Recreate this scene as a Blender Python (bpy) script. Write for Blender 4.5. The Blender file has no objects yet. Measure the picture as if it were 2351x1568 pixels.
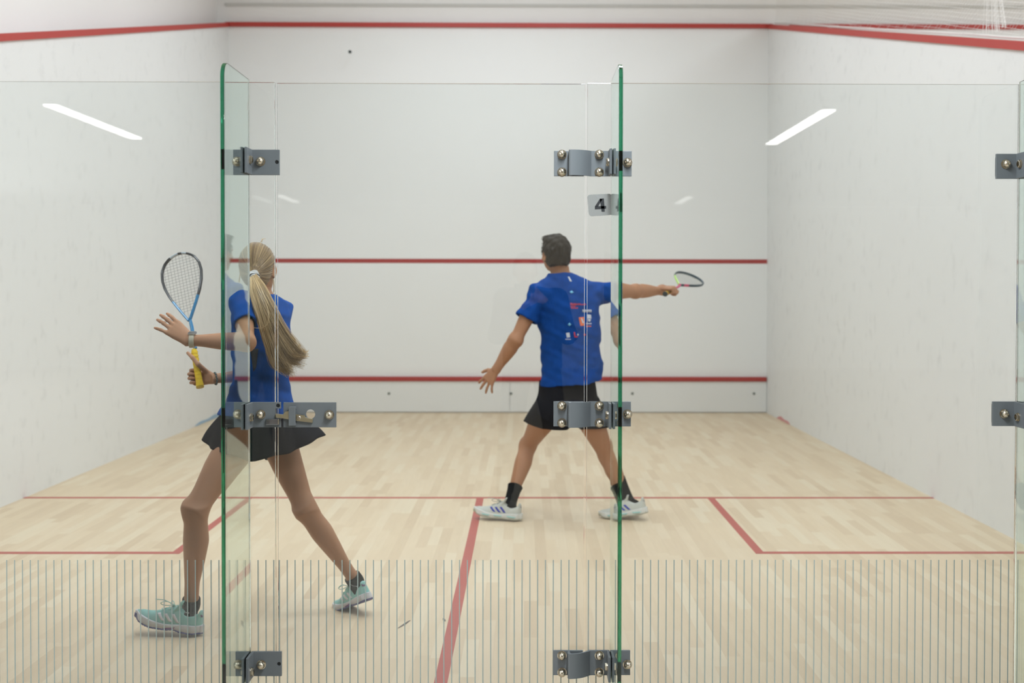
import bpy, bmesh, math, random
import numpy as np
from mathutils import Vector, Matrix
from mathutils.bvhtree import BVHTree
random.seed(7); RNG = np.random.default_rng(11)
SC = bpy.context.scene
COL = SC.collection

# ------------------------------------------------------------------ camera
F_PX, CX, CY, CZ = 2573.0, 0.3110, -3.5930, 1.4678
YAW, PITCH, ROLL = 0.0079258, -0.0167559, 0.0016704
PPX, PPY = 1224.86, 707.70
W_PX, H_PX = 2351.0, 1568.0
_fwd = Vector((math.sin(YAW)*math.cos(PITCH), math.cos(YAW)*math.cos(PITCH), math.sin(PITCH)))
_r = Vector((math.cos(YAW), -math.sin(YAW), 0)); _u = _r.cross(_fwd)
CR = (_r*math.cos(ROLL)+_u*math.sin(ROLL)).normalized(); CU = (-_r*math.sin(ROLL)+_u*math.cos(ROLL)).normalized()
CAMP = Vector((CX, CY, CZ))
cam = bpy.data.cameras.new('camera'); camo = bpy.data.objects.new('camera', cam); COL.objects.link(camo)
cam.sensor_width = 36.0; cam.lens = F_PX*36.0/W_PX
cam.shift_x = -(PPX-W_PX/2)/W_PX; cam.shift_y = -(H_PX/2-PPY)/W_PX
cam.clip_start = 0.05; cam.clip_end = 60
M = Matrix((CR, CU, -_fwd)).transposed().to_4x4(); M.translation = CAMP
camo.matrix_world = M
cam.dof.use_dof = True; cam.dof.focus_distance = 4.0; cam.dof.aperture_fstop = 3.0
SC.camera = camo

SC.view_settings.view_transform = 'Standard'; SC.view_settings.look = 'None'
SC.view_settings.exposure = 0.0; SC.view_settings.gamma = 1.0; SC.view_settings.use_curve_mapping = False
w = bpy.data.worlds.new('world'); SC.world = w; w.use_nodes = True
w.node_tree.nodes['Background'].inputs[0].default_value = (0.6, 0.62, 0.65, 1)
w.node_tree.nodes['Background'].inputs[1].default_value = 0.2
cy = SC.cycles
cy.max_bounces = 14; cy.diffuse_bounces = 4; cy.glossy_bounces = 6; cy.transmission_bounces = 14; cy.transparent_max_bounces = 8
cy.caustics_reflective = False; cy.caustics_refractive = False; cy.sample_clamp_indirect = 4.0
cy.use_denoising = True; cy.use_adaptive_sampling = True; cy.adaptive_threshold = 0.045

def area(name, loc, sx, sy, power, col=(0.855, 0.935, 1.0), rot=(0, 0, 0)):
    l = bpy.data.lights.new(name, 'AREA'); l.shape = 'RECTANGLE'; l.size = sx; l.size_y = sy
    l.energy = power; l.color = col
    o = bpy.data.objects.new(name, l); COL.objects.link(o); o.location = loc; o.rotation_euler = rot
    return o
COURT_W = 44.5; HALL_W = 82.0
for X in (-0.75, 0.75):
    for Y in (0.7, 3.9, 7.1):
        area('court_lamp', (X, Y, 5.45), 0.35, 1.6, COURT_W*(1.12 if Y < 1 else (0.98 if Y < 7 else 0.88)))
for Y in (2.0, 6.0):
    area('court_lamp', (6.4, Y, 5.45), 1.2, 1.6, COURT_W*2.6)
for (X, Y) in ((-2.2, -1.3), (0.6, -1.3), (3.4, -1.3)):  # unseen lights added above the glass to brighten brackets from the top
    area('hall_top_fill', (X, Y, 2.94), 0.12, 1.6, HALL_W)
for X, a in ((-8.9, -90), (11.9, 90)):      # added fill panels, outside the mirrored view, to brighten the hall evenly
    area('hall_side_fill', (X, -9.0, 1.7), 2.2, 10.0, 235, rot=(0, math.radians(a), 0))

# ------------------------------------------------------------------ pixel <-> place helpers
def ray(px, py):
    return (_fwd + CR*((px-PPX)/F_PX) + CU*(-(py-PPY)/F_PX)).normalized()
def at(px, py, Y):                      # the point at world depth Y seen at that pixel
    d = ray(px, py); return CAMP + d*((Y-CY)/d.y)
def at_floor(px, py):
    d = ray(px, py); return CAMP + d*(-CZ/d.z)
def V(*a): return Vector(a)

# ------------------------------------------------------------------ object helpers
def link(o, parent=None):
    COL.objects.link(o)
    if parent is not None:
        o.parent = parent
        o.matrix_parent_inverse = parent_world(parent).inverted()
    return o
def parent_world(p):
    m = p.matrix_basis.copy() if p.parent is None else parent_world(p.parent) @ p.matrix_parent_inverse @ p.matrix_basis
    return m
def tag(o, label=None, cat=None, group=None, kind=None):
    if label: o['label'] = label
    if cat: o['category'] = cat
    if group: o['group'] = group
    if kind: o['kind'] = kind
    return o
def empty(name, loc, label, cat, group=None):
    o = bpy.data.objects.new(name, None); o.location = loc; o.empty_display_size = 0.1
    COL.objects.link(o); return tag(o, label, cat, group)
class MB:
    def __init__(s): s.v = []; s.f = []; s.mi = []; s.tone = []
    def add(s, vs, fs, mi=0, tone=1.0):
        n = len(s.v); s.v += [tuple(v) for v in vs]; s.f += [tuple(i+n for i in f) for f in fs]; s.mi += [mi]*len(fs)
        s.tone += [tone]*len(vs); return s
    def box(s, lo, hi, mi=0, M=None):
        x0, y0, z0 = lo; x1, y1, z1 = hi
        vs = [Vector(p) for p in ((x0,y0,z0),(x1,y0,z0),(x1,y1,z0),(x0,y1,z0),(x0,y0,z1),(x1,y0,z1),(x1,y1,z1),(x0,y1,z1))]
        if M: vs = [M @ v for v in vs]
        return s.add(vs, [(0,3,2,1),(4,5,6,7),(0,1,5,4),(1,2,6,5),(2,3,7,6),(3,0,4,7)], mi)
    def prism(s, poly, d, n, mi=0):     # poly: 3D points ; extruded by vector d
        k = len(poly); a = [Vector(p) for p in poly]; b = [p+Vector(d) for p in a]
        return s.add(a+b, [tuple(range(k))[::-1], tuple(range(k, 2*k))]+[(i, (i+1) % k, k+(i+1) % k, k+i) for i in range(k)], mi)
    def tube(s, pts, rad, n=6, mi=0, closed=False, tone=1.0, cap=True, flat=1.0, side=None):
        pts = [Vector(p) for p in pts]; m = len(pts)
        if not hasattr(rad, '__len__'): rad = [rad]*m
        T = []
        for i in range(m):
            a = pts[(i-1) % m] if (closed or i > 0) else pts[0]; b = pts[(i+1) % m] if (closed or i < m-1) else pts[-1]
            T.append((b-a).normalized() if (b-a).length > 1e-9 else Vector((0, 0, 1)))
        up = Vector(side) if side is not None else (Vector((0, 0, 1)) if abs(T[0].z) < .9 else Vector((1, 0, 0)))
        vs = []
        for i in range(m):
            N = (up - T[i]*up.dot(T[i])).normalized(); B = T[i].cross(N)
            if side is None: up = N
            for j in range(n):
                a = 2*math.pi*j/n; vs.append(pts[i] + (N*math.cos(a)*flat + B*math.sin(a))*rad[i])
        fs = []
        for i in range(m if closed else m-1):
            for j in range(n):
                a = i*n+j; b = i*n+(j+1) % n; c = ((i+1) % m)*n+(j+1) % n; d = ((i+1) % m)*n+j
                fs.append((a, b, c, d))
        if not closed and cap:
            fs.append(tuple(range(n))[::-1]); fs.append(tuple((m-1)*n+j for j in range(n)))
        return s.add(vs, fs, mi, tone)
    def lathe(s, prof, o, ax, n=24, mi=0, hexa=False):   # prof [(r,h)], origin, axis
        ax = Vector(ax).normalized(); t = Vector((0, 0, 1)) if abs(ax.z) < .9 else Vector((1, 0, 0))
        N = (t-ax*t.dot(ax)).normalized(); B = ax.cross(N); vs = []
        for r, h in prof:
            for j in range(n):
                a = 2*math.pi*j/n; vs.append(Vector(o)+ax*h+(N*math.cos(a)+B*math.sin(a))*max(r, 1e-5))
        fs = [(i*n+j, i*n+(j+1) % n, (i+1)*n+(j+1) % n, (i+1)*n+j) for i in range(len(prof)-1) for j in range(n)]
        fs.append(tuple(range(n))[::-1]); fs.append(tuple((len(prof)-1)*n+j for j in range(n)))
        return s.add(vs, fs, mi)
    def build(s, name, mats, parent=None, smooth=False, bevel=0, tones=False, angle=40):
        me = bpy.data.meshes.new(name); me.from_pydata(s.v, [], s.f); me.update()
        for m in (mats if isinstance(mats, (list, tuple)) else [mats]): me.materials.append(m)
        me.polygons.foreach_set('material_index', s.mi)
        if tones:
            at_ = me.attributes.new('tone', 'FLOAT', 'POINT'); at_.data.foreach_set('value', s.tone)
        o = bpy.data.objects.new(name, me); link(o, parent)
        bm = bmesh.new(); bm.from_mesh(me); bmesh.ops.recalc_face_normals(bm, faces=bm.faces); bm.to_mesh(me); bm.free()
        if smooth:
            me.polygons.foreach_set('use_smooth', [True]*len(me.polygons))
            try: me.set_sharp_from_angle(angle=math.radians(angle))
            except Exception: pass
        if bevel:
            b = o.modifiers.new('bevel', 'BEVEL'); b.width = bevel; b.segments = 2; b.limit_method = 'ANGLE'
        return o

# ------------------------------------------------------------------ materials
MATS = {}
def mat(name, col, rough=0.5, metal=0.0, spec=0.5, **k):
    m = bpy.data.materials.new(name); m.use_nodes = True
    b = m.node_tree.nodes['Principled BSDF']
    b.inputs['Base Color'].default_value = (*col, 1); b.inputs['Roughness'].default_value = rough
    b.inputs['Metallic'].default_value = metal; b.inputs['Specular IOR Level'].default_value = spec
    for a, v in k.items(): b.inputs[a].default_value = v
    MATS[name] = m; return m
def N(m, t, **k):
    n = m.node_tree.nodes.new(t)
    for a, v in k.items(): setattr(n, a, v)
    return n
def L(m, a, b): m.node_tree.links.new(a, b)
def BS(m): return m.node_tree.nodes['Principled BSDF']
def mathn(m, op, a, b=None, c=None):
    n = N(m, 'ShaderNodeMath', operation=op)
    for i, x in enumerate((a, b, c)):
        if x is None: continue
        if isinstance(x, (int, float)): n.inputs[i].default_value = x
        else: L(m, x, n.inputs[i])
    return n.outputs[0]
def ramp(m, fac, stops):
    r = N(m, 'ShaderNodeValToRGB'); e = r.color_ramp.elements
    while len(e) < len(stops): e.new(0.5)
    for q, (p, c) in zip(e, stops): q.position = p; q.color = (*c, 1)
    L(m, fac, r.inputs[0]); return r.outputs[0]
def noise(m, scale, detail=3, rough=.5, vec=None, sc=None):
    n = N(m, 'ShaderNodeTexNoise'); n.inputs['Scale'].default_value = scale; n.inputs['Detail'].default_value = detail; n.inputs['Roughness'].default_value = rough
    if vec is None: vec = N(m, 'ShaderNodeTexCoord').outputs['Object']
    if sc:
        mp = N(m, 'ShaderNodeMapping'); mp.inputs['Scale'].default_value = sc; L(m, vec, mp.inputs[0]); vec = mp.outputs[0]
    L(m, vec, n.inputs['Vector']); return n.outputs['Fac']
def mix(m, f, a, b, bt='MIX'):
    n = N(m, 'ShaderNodeMix', data_type='RGBA', blend_type=bt)
    for i, x in ((0, f), (6, a), (7, b)):
        if isinstance(x, (int, float)): n.inputs[i].default_value = x
        elif isinstance(x, tuple): n.inputs[i].default_value = (*x, 1)
        else: L(m, x, n.inputs[i])
    return n.outputs[2]
def bump(m, h, strength=.2, dist=.01):
    b = N(m, 'ShaderNodeBump'); b.inputs['Strength'].default_value = strength; b.inputs['Distance'].default_value = dist
    L(m, h, b.inputs['Height']); L(m, b.outputs[0], BS(m).inputs['Normal'])

def wall_mat(name, base, marks):
    m = mat(name, base, .62, spec=.3)
    big = noise(m, .6, 2)
    c = mix(m, big, tuple(x*.97 for x in base), tuple(min(1, x*1.03) for x in base))
    if marks:       # scuffs left by the ball
        s1 = noise(m, 9, 4, .65, sc=(1, 1, .85)); zone = noise(m, .45, 1)
        a = mathn(m, 'MULTIPLY', mathn(m, 'SMOOTH_MAX', mathn(m, 'SUBTRACT', s1, .555), 0.0, .02), mathn(m, 'MULTIPLY', zone, 2.2))
        c = mix(m, mathn(m, 'MINIMUM', a, .5), c, tuple(x*.52 for x in base))
    L(m, c, BS(m).inputs['Base Color'])
    bump(m, noise(m, 160, 2), .08, .002)
    return m
M_WALL = wall_mat('plaster_court', (.81, .81, .80), True)
M_WALLF = wall_mat('plaster_front', (.87, .87, .86), False)
M_WALLU = wall_mat('plaster_upper', (.90, .88, .86), False)
M_HALL = mat('hall_paint', (.80, .77, .72), .8)
M_HALLF = mat('hall_floor', (.55, .50, .43), .6)
M_CEIL = mat('ceiling_paint', (.85, .84, .82), .9)
M_RED = mat('red_paint', (.38, .026, .022), .45)
M_REDB = mat('red_batten', (.45, .045, .035), .5)
M_TIN = mat('tin_board', (.80, .80, .785), .45)
M_SCREW = mat('grey_screw', (.12, .14, .12), .5)
M_NET = mat('white_net', (.82, .80, .77), .8)
def floor_mat():
    m = mat('maple_boards', (.7, .55, .38), .42, spec=.4)
    tc = N(m, 'ShaderNodeTexCoord'); sp = N(m, 'ShaderNodeSeparateXYZ'); L(m, tc.outputs['Object'], sp.inputs[0])
    row = mathn(m, 'FLOOR', mathn(m, 'DIVIDE', sp.outputs[0], .062))
    wn = N(m, 'ShaderNodeTexWhiteNoise', noise_dimensions='1D'); L(m, row, wn.inputs['W'])
    ln = mathn(m, 'ADD', mathn(m, 'MULTIPLY', wn.outputs[0], .25), .42)
    col = mathn(m, 'FLOOR', mathn(m, 'DIVIDE', mathn(m, 'ADD', sp.outputs[1], mathn(m, 'MULTIPLY', wn.outputs[0], 17.3)), ln))
    cb = N(m, 'ShaderNodeCombineXYZ'); L(m, row, cb.inputs[0]); L(m, col, cb.inputs[1])
    w2 = N(m, 'ShaderNodeTexWhiteNoise', noise_dimensions='3D'); L(m, cb.outputs[0], w2.inputs[0])
    c = ramp(m, w2.outputs['Value'], [(0, (.68, .525, .345)), (.12, (.72, .57, .385)), (.45, (.765, .615, .42)), (.8, (.785, .645, .455)), (1, (.81, .69, .50))])
    gv = N(m, 'ShaderNodeVectorMath', operation='ADD'); L(m, tc.outputs['Object'], gv.inputs[0])
    mp = N(m, 'ShaderNodeVectorMath', operation='SCALE'); L(m, w2.outputs['Color'], mp.inputs[0]); mp.inputs[3].default_value = 30
    L(m, mp.outputs[0], gv.inputs[1])
    grain = noise(m, 6, 5, .6, gv.outputs[0], (9, .8, 1))
    c = mix(m, mathn(m, 'MULTIPLY', grain, .30), c, (.50, .37, .23))
    big = noise(m, 1.1, 3, .55, tc.outputs['Object'])
    c = mix(m, mathn(m, 'MULTIPLY', mathn(m, 'SUBTRACT', big, .35), .25), c, (.60, .46, .33))
    fr = mathn(m, 'FRACT', mathn(m, 'DIVIDE', sp.outputs[0], .062))
    seam = mathn(m, 'LESS_THAN', fr, .018)
    c = mix(m, mathn(m, 'MULTIPLY', seam, .14), c, (.35, .24, .15))
    sc = noise(m, 3.2, 6, .7, tc.outputs['Object'], (1, 1.8, 1))
    c = mix(m, mathn(m, 'MULTIPLY', mathn(m, 'GREATER_THAN', sc, .705), .22), c, (.3, .22, .16))
    L(m, c, BS(m).inputs['Base Color'])
    L(m, mathn(m, 'ADD', mathn(m, 'MULTIPLY', grain, .12), .38), BS(m).inputs['Roughness'])
    return m
M_FLOOR = floor_mat()
def line_mat():
    m = mat('red_floor_line', (.50, .085, .06), .42)
    c = mix(m, noise(m, 14, 4, .6), (.42, .055, .04), (.48, .085, .06)); sc = noise(m, 9, 6, .75, sc=(1, 3, 1))
    c = mix(m, mathn(m, 'MULTIPLY', mathn(m, 'GREATER_THAN', sc, .69), .5), c, (.62, .42, .30)); L(m, c, BS(m).inputs['Base Color']); return m
M_LINE = line_mat()
def glass_mat(name, density, col, rough=0.0):
    m = bpy.data.materials.new(name); m.use_nodes = True; nt = m.node_tree
    nt.nodes.remove(nt.nodes['Principled BSDF'])
    g = nt.nodes.new('ShaderNodeBsdfGlass'); g.inputs['IOR'].default_value = 1.5; g.inputs['Roughness'].default_value = rough
    a = nt.nodes.new('ShaderNodeVolumeAbsorption'); a.inputs['Density'].default_value = density; a.inputs['Color'].default_value = (*col, 1)
    out = nt.nodes['Material Output']; L(m, g.outputs[0], out.inputs['Surface']); L(m, a.outputs[0], out.inputs['Volume']); return m
M_GLASS = glass_mat('pane_glass', 3.2, (0, .66, .5))
M_FIN = glass_mat('fin_glass', 10.5, (0, .66, .46))
M_GREY = mat('grey_powder_coat', (.135, .148, .155), .42, spec=.45); bump(M_GREY, noise(M_GREY, 900, 2), .1, .001)
M_NICKEL = mat('nickel', (.50, .44, .35), .22, 1.0)
M_CHROME = mat('dark_chrome', (.30, .30, .33), .12, 1.0)
M_BLACK = mat('black_hole', (.01, .01, .01), .8)
M_STRIPE = mat('frosted_stripe', (.30, .345, .315), .7)
M_STICK = mat('sticker_plate', (.24, .24, .225), .4)
M_DIGIT = mat('black_print', (.012, .012, .014), .5)
M_GASK = mat('clear_gasket', (.75, .75, .72), .3)

def emis(name, col, s):
    m = bpy.data.materials.new(name); m.use_nodes = True; b = BS(m)
    b.inputs['Base Color'].default_value = (*col, 1); b.inputs['Emission Color'].default_value = (*col, 1); b.inputs['Emission Strength'].default_value = s; return m
M_LAMP = emis('lit_diffuser', (1, .98, .95), 22.0)
M_LAMPD = emis('dim_diffuser', (1, .98, .95), 2.6)

# ------------------------------------------------------------------ the setting
def struct(name, mb, m, **k):
    o = mb.build(name, m, **k); o['kind'] = 'structure'; return o
XW = 3.2
struct('floor', MB().box((-6, -0.10, -.10), (9.8, 9.80, 0)), M_FLOOR)
struct('floor_hall', MB().box((-9, -17.2, -.10), (12, -0.10, -0.0)), M_HALLF)
# front wall: a lower plastered slab up to the out line, a recessed upper wall, shared with the court next door
struct('wall_front', MB().box((-XW-.12, 9.75, 0), (9.75, 10.0, 4.57)), M_WALLF)
struct('wall_front_upper', MB().box((-XW-.3, 9.80, 4.57), (9.75, 10.0, 5.6)), M_WALLU)
struct('trim_1', MB().box((-XW-.05, 9.785, 4.825), (9.7, 9.80, 4.86)), mat('grey_groove', (.62, .61, .58), .7))
def side_top(Y): return 2.132+ (4.57-2.132)*Y/9.75
def side_wall(x0, x1, y0=0.03):
    mb = MB(); zs = [(y0, 0), (9.75, 0), (9.75, side_top(9.75)), (y0, side_top(y0))]
    return mb.prism([(x0, y, z) for y, z in zs], (x1-x0, 0, 0), 0)
struct('wall_left', side_wall(-XW-.15, -XW), M_WALL)
struct('wall_left_upper', MB().box((-XW-.30, -0.1, 0), (-XW-.05-.1, 9.95, 5.6)), M_WALLU)
struct('wall_right', side_wall(XW, XW+.20), M_WALL)
struct('wall_far_right', MB().box((9.6, -0.1, 0), (9.8, 9.8, 5.6)), M_WALLU)
struct('ceiling', MB().box((-3.6, -0.6, 5.6), (9.8, 10.0, 5.75)), M_CEIL)
struct('ceiling_hall', MB().box((-9, -17.2, 3.03), (12, -0.6, 3.15)), M_CEIL)
struct('wall_bulkhead', MB().box((-9, -0.75, 3.15), (12, -0.6, 5.75)), M_CEIL)
struct('wall_hall_back', MB().box((-9, -17.4, 0), (12, -17.2, 3.15)), M_HALL)
struct('wall_hall_left', MB().box((-9.2, -17.2, 0), (-9, -0.0, 3.15)), M_HALL)
struct('wall_hall_right', MB().box((12, -17.2, 0), (12.2, -0.0, 3.15)), M_HALL)
struct('wall_hall_front', MB().box((-9, 0.1, 0), (-3.5, 0.25, 5.6)), M_HALL)
# red out lines (projecting battens), service line, tin
ln = 0.05
struct('trim_2', MB().box((-XW-.03, 9.715, 4.57), (XW+.05, 9.76, 4.62)), M_REDB)
struct('trim_3', MB().box((XW+.25, 9.715, 4.57), (9.7, 9.76, 4.62)), M_REDB)
def side_batten(x0, x1):
    y0, y1 = 0.0, 9.72
    return MB().prism([(x0, y0, side_top(y0)), (x0, y1, side_top(y1)), (x0, y1, side_top(y1)+ln), (x0, y0, side_top(y0)+ln)], (x1-x0, 0, 0), 0)
struct('trim_4', side_batten(-XW-.05, -XW+.018), M_REDB)
struct('trim_5', side_batten(XW-.018, XW+.06), M_REDB)
struct('trim_6', MB().box((-XW, 9.747, 1.78), (XW, 9.752, 1.83)), M_RED)
tb = MB().box((-XW+.01, 9.725, 0.012), (0.135, 9.75, .38)).box((0.139, 9.725, 0.012), (XW-.005, 9.75, .38))
struct('trim_7', tb, M_TIN)
struct('trim_8', MB().box((-XW+.01, 9.705, .375), (XW-.005, 9.75, .43)), M_RED, bevel=.01)
sb = MB()
for px in (1173, 1731, 615, 893, 1452):
    p = at(px, 903.5, 9.72)
    sb.lathe([(.016, 0), (.016, .006), (.010, .011)], (p.x, 9.727, p.z), (0, -1, 0), 12)
struct('trim_9', sb, M_SCREW)
# court markings on the floor (painted, 1 mm)
def fl(n, x0, y0, x1, y1): struct('trim_%d' % n, MB().box((x0, y0, -.001), (x1, y1, .0012)), M_LINE)
fl(10, -XW, 4.26, XW, 4.31)
fl(11, -.025, .0, .025, 4.26)
fl(12, 1.6, 2.66, 1.65, 4.26); fl(13, 1.6, 2.61, XW, 2.66)
fl(14, -1.65, 2.66, -1.6, 4.26); fl(15, -XW, 2.61, -1.6, 2.66)

# faint boards and streaks: coloured smudges at the foot of the side walls
def smudge(name, p0, p1, x, sgn, col, label, n=26, h=.09):
    m = mat(name+'_paint', col, .7); mb = MB(); y0, y1 = p0, p1; pts = []
    for i in range(n+1):
        t = i/n; y = y0+(y1-y0)*t; z = h*math.sin(math.pi*t)**.8*(.75+.25*math.sin(9*t+1)); pts.append((x, y, .002+z))
    poly = pts+[(x, y1, .002), (x, y0, .002)]
    mb.prism(poly, (sgn*.002, 0, 0), 0)
    tag(mb.build(name, m), label, 'paint mark')
smudge('paint_mark', 8.35, 9.5, -XW, 1, (.30, .46, .62), 'pale blue paint smear low on the left wall near the front corner', h=.055)
smudge('paint_mark', 8.55, 9.2, XW, -1, (.66, .28, .28), 'small pink paint smear low on the right wall near the front corner', h=.05)

# ------------------------------------------------------------------ the net above the right wall
def net():
    mb = MB(); x = XW+.10; zt = 5.25
    def wav(y, z): return x+.03*math.sin(y*1.7)+.015*math.sin(y*5+z*3)
    step = .032; r = .0011
    for sg in (1, -1):
        c = -.5
        while c < 8.5:
            pts = []
            for k in range(0, 48):
                y = .3+k*.2; z = c-sg*(y-(0 if sg < 0 else 0))*.28
                if side_top(y)+.05 < z < zt: pts.append((wav(y, z), y, z))
            if len(pts) > 1: mb.tube(pts, r, 3, cap=False)
            c += step
    # gathered hanging folds
    for (yy, n) in ((3.7, 22),):
        for k in range(n):
            a = random.uniform(-.05, .05); b = random.uniform(-.3, .10); top = zt
            mb.tube([(x+.02+a*.3, yy+a+b*(1-t)**3, side_top(yy)+.06+(top-side_top(yy)-.06)*t) for t in np.linspace(0, 1, 12)], .0016, 3, cap=False)
    # bottom rope
    mb.tube([(wav(y, 0), y, side_top(y)+.065) for y in np.linspace(.3, 9.7, 60)], .010, 5)
    tag(mb.build('net', M_NET), 'fine white net hanging above the right court wall', 'net')
net()

# ------------------------------------------------------------------ glass back wall
def gp(px, py): p = at(px, py, 0.0); return p.x, p.z
GT = .012
X_FL = gp(570.5, 700)[0]; X_FR = gp(1406, 700)[0]; X_F3 = gp(2338, 700)[0]
XD0, XD1 = gp(636.5, 700)[0], gp(1342.5, 700)[0]
ZTOP = gp(900, 189)[1]; print('fins', X_FL, X_FR, X_F3, 'door', XD0, XD1, 'top', ZTOP)
Z_STR = gp(900, 1285.5)[1]
def edged_box(x0, x1, z0, z1): return MB().box((x0, 0, z0), (x1, GT, z1))
def stripes(x0, x1, first, parent):
    mb = MB(); x = first
    while x < x1-.004:
        if x > x0+.004: mb.box((x-.0017, -.0006, .01), (x+.0017, -.0001, Z_STR))
        x += .02515
    return mb.build('frosted_stripes', M_STRIPE, parent)
def pane(name, x0, x1, label, cat, zt=ZTOP, first=None, z0=.004):
    o = edged_box(x0, x1, z0, zt).build(name, M_GLASS, bevel=.0012)
    tag(o, label, cat)
    stripes(x0, x1, first if first is not None else x0+.012, o)
    return o
XJ0 = gp(631.5, 700)[0]; XJ1 = gp(1347.5, 700)[0]
pane('glass_screen', -XW+.004, X_FL-.010, 'wide glass panel of the court back wall left of the open fin', 'glass panel', first=gp(15.5, 1300)[0]-.02515*70)
pane('glass_screen', X_FL-.004, XJ0, 'narrow glass panel between the left glass fin and the door', 'glass panel', first=gp(574.5, 1300)[0])
D = pane('door_1', XD0, XD1, 'clear glass court door between its latch and its three hinges', 'door', zt=gp(900, 191)[1], first=gp(641.5, 1300)[0])
D['kind'] = 'structure'
PN = pane('glass_screen', XJ1, X_FR+.008, 'narrow glass panel with a 4 sticker beside the right door hinges', 'glass panel', first=gp(1351, 1300)[0])
pane('glass_screen', X_FR+.012, X_F3-.003, 'wide glass panel of the court back wall right of the door', 'glass panel', first=gp(1458, 1300)[0])
pane('glass_screen', X_F3+.002, XW-.004, 'glass panel cut off by the right edge of the picture', 'glass panel')

def fin(x, depth, label):
    t = GT; zt = 2.135; r = .045; pts = [(x-t/2, -.006, .004), (x-t/2, -depth, .004)]
    for k in range(9):
        a = math.pi/2*k/8; pts.append((x-t/2, -depth+r-r*math.cos(a), zt-r+r*math.sin(a)))
    pts.append((x-t/2, -.006, zt))
    o = MB().prism(pts, (t, 0, 0), 0).build('glass_fin', M_FIN, bevel=.0010)
    return tag(o, label, 'glass fin', 'upright glass fins bracing the back wall')
fin(X_FL, .305, 'upright green-edged glass fin left of the door, in front of the woman')
fin(X_FR, .300, 'upright green-edged glass fin right of the door, by the 4 sticker')
fin(X_F3, .300, 'glass fin at the far right edge of the picture')

# acorn nut
def nut(parent, p, ax, r=.0135, name='acorn_nut'):
    ax = Vector(ax); mb = MB()
    if abs(ax.x) > .5:      # the bolt heads on the flanges are flat hexagons
        mb.lathe([(r*1.1, 0), (r*1.1, .0025)], p, ax, 20); mb.lathe([(r*.98, .0025), (r*.98, .0075), (r*.8, .009)], p, ax, 6)
        return mb.build('flange_bolt', M_NICKEL, parent, smooth=True, angle=25)
    mb.lathe([(r*1.12, 0), (r*1.12, .002)], p, ax, 20)
    mb.lathe([(r*1.02, .002), (r*1.02, .009), (r*.93, .0105)], p, ax, 6)
    mb.lathe([(r*.90, .0095)]+[(r*.90*math.cos(a), .0105+r*.82*math.sin(a)) for a in np.linspace(0, 1.5, 8)], p, ax, 20)
    return mb.build(name, M_NICKEL, parent, smooth=True, angle=25)
PT = .008      # plate thickness
def plate(mb, px0, py0, px1, py1, y0=-PT-.001, y1=-.001, holes=()):
    x0, z1 = gp(px0, py0); x1, z0 = gp(px1, py1); mb.box((x0, y0, z0), (x1, y1, z1)); return x0, x1, z0, z1
def holed_plate(x0, x1, z0, z1, holes, y0=-PT-.001, y1=-.001, notch=None):
    # plate with round holes: built by bmesh triangulated fill between outline and circles
    bm = bmesh.new(); edges = []
    def loop(pts):
        vs = [bm.verts.new((x, y0, z)) for x, z in pts]
        for i in range(len(vs)): edges.append(bm.edges.new((vs[i], vs[(i+1) % len(vs)])))
    if notch:
        nx0, nz0, nz1 = notch
        loop([(x0, z0), (x1, z0), (x1, nz0), (nx0, nz0), (nx0, nz1), (x1, nz1), (x1, z1), (x0, z1)])
    else: loop([(x0, z0), (x1, z0), (x1, z1), (x0, z1)])
    for hx, hz, hr in holes:
        loop([(hx+hr*math.cos(a), hz+hr*math.sin(a)) for a in np.linspace(0, 2*math.pi, 25)[:-1]])
    bmesh.ops.triangle_fill(bm, use_beauty=True, use_dissolve=False, edges=edges)
    r = bmesh.ops.extrude_face_region(bm, geom=bm.faces[:])
    for v in [g for g in r['geom'] if isinstance(g, bmesh.types.BMVert)]: v.co.y = y1
    mb = MB(); bm.verts.index_update()
    mb.add([v.co.copy() for v in bm.verts], [tuple(v.index for v in f.verts) for f in bm.faces]); bm.free(); return mb
FD = .078      # how far the flanges reach out along the fins
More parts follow.
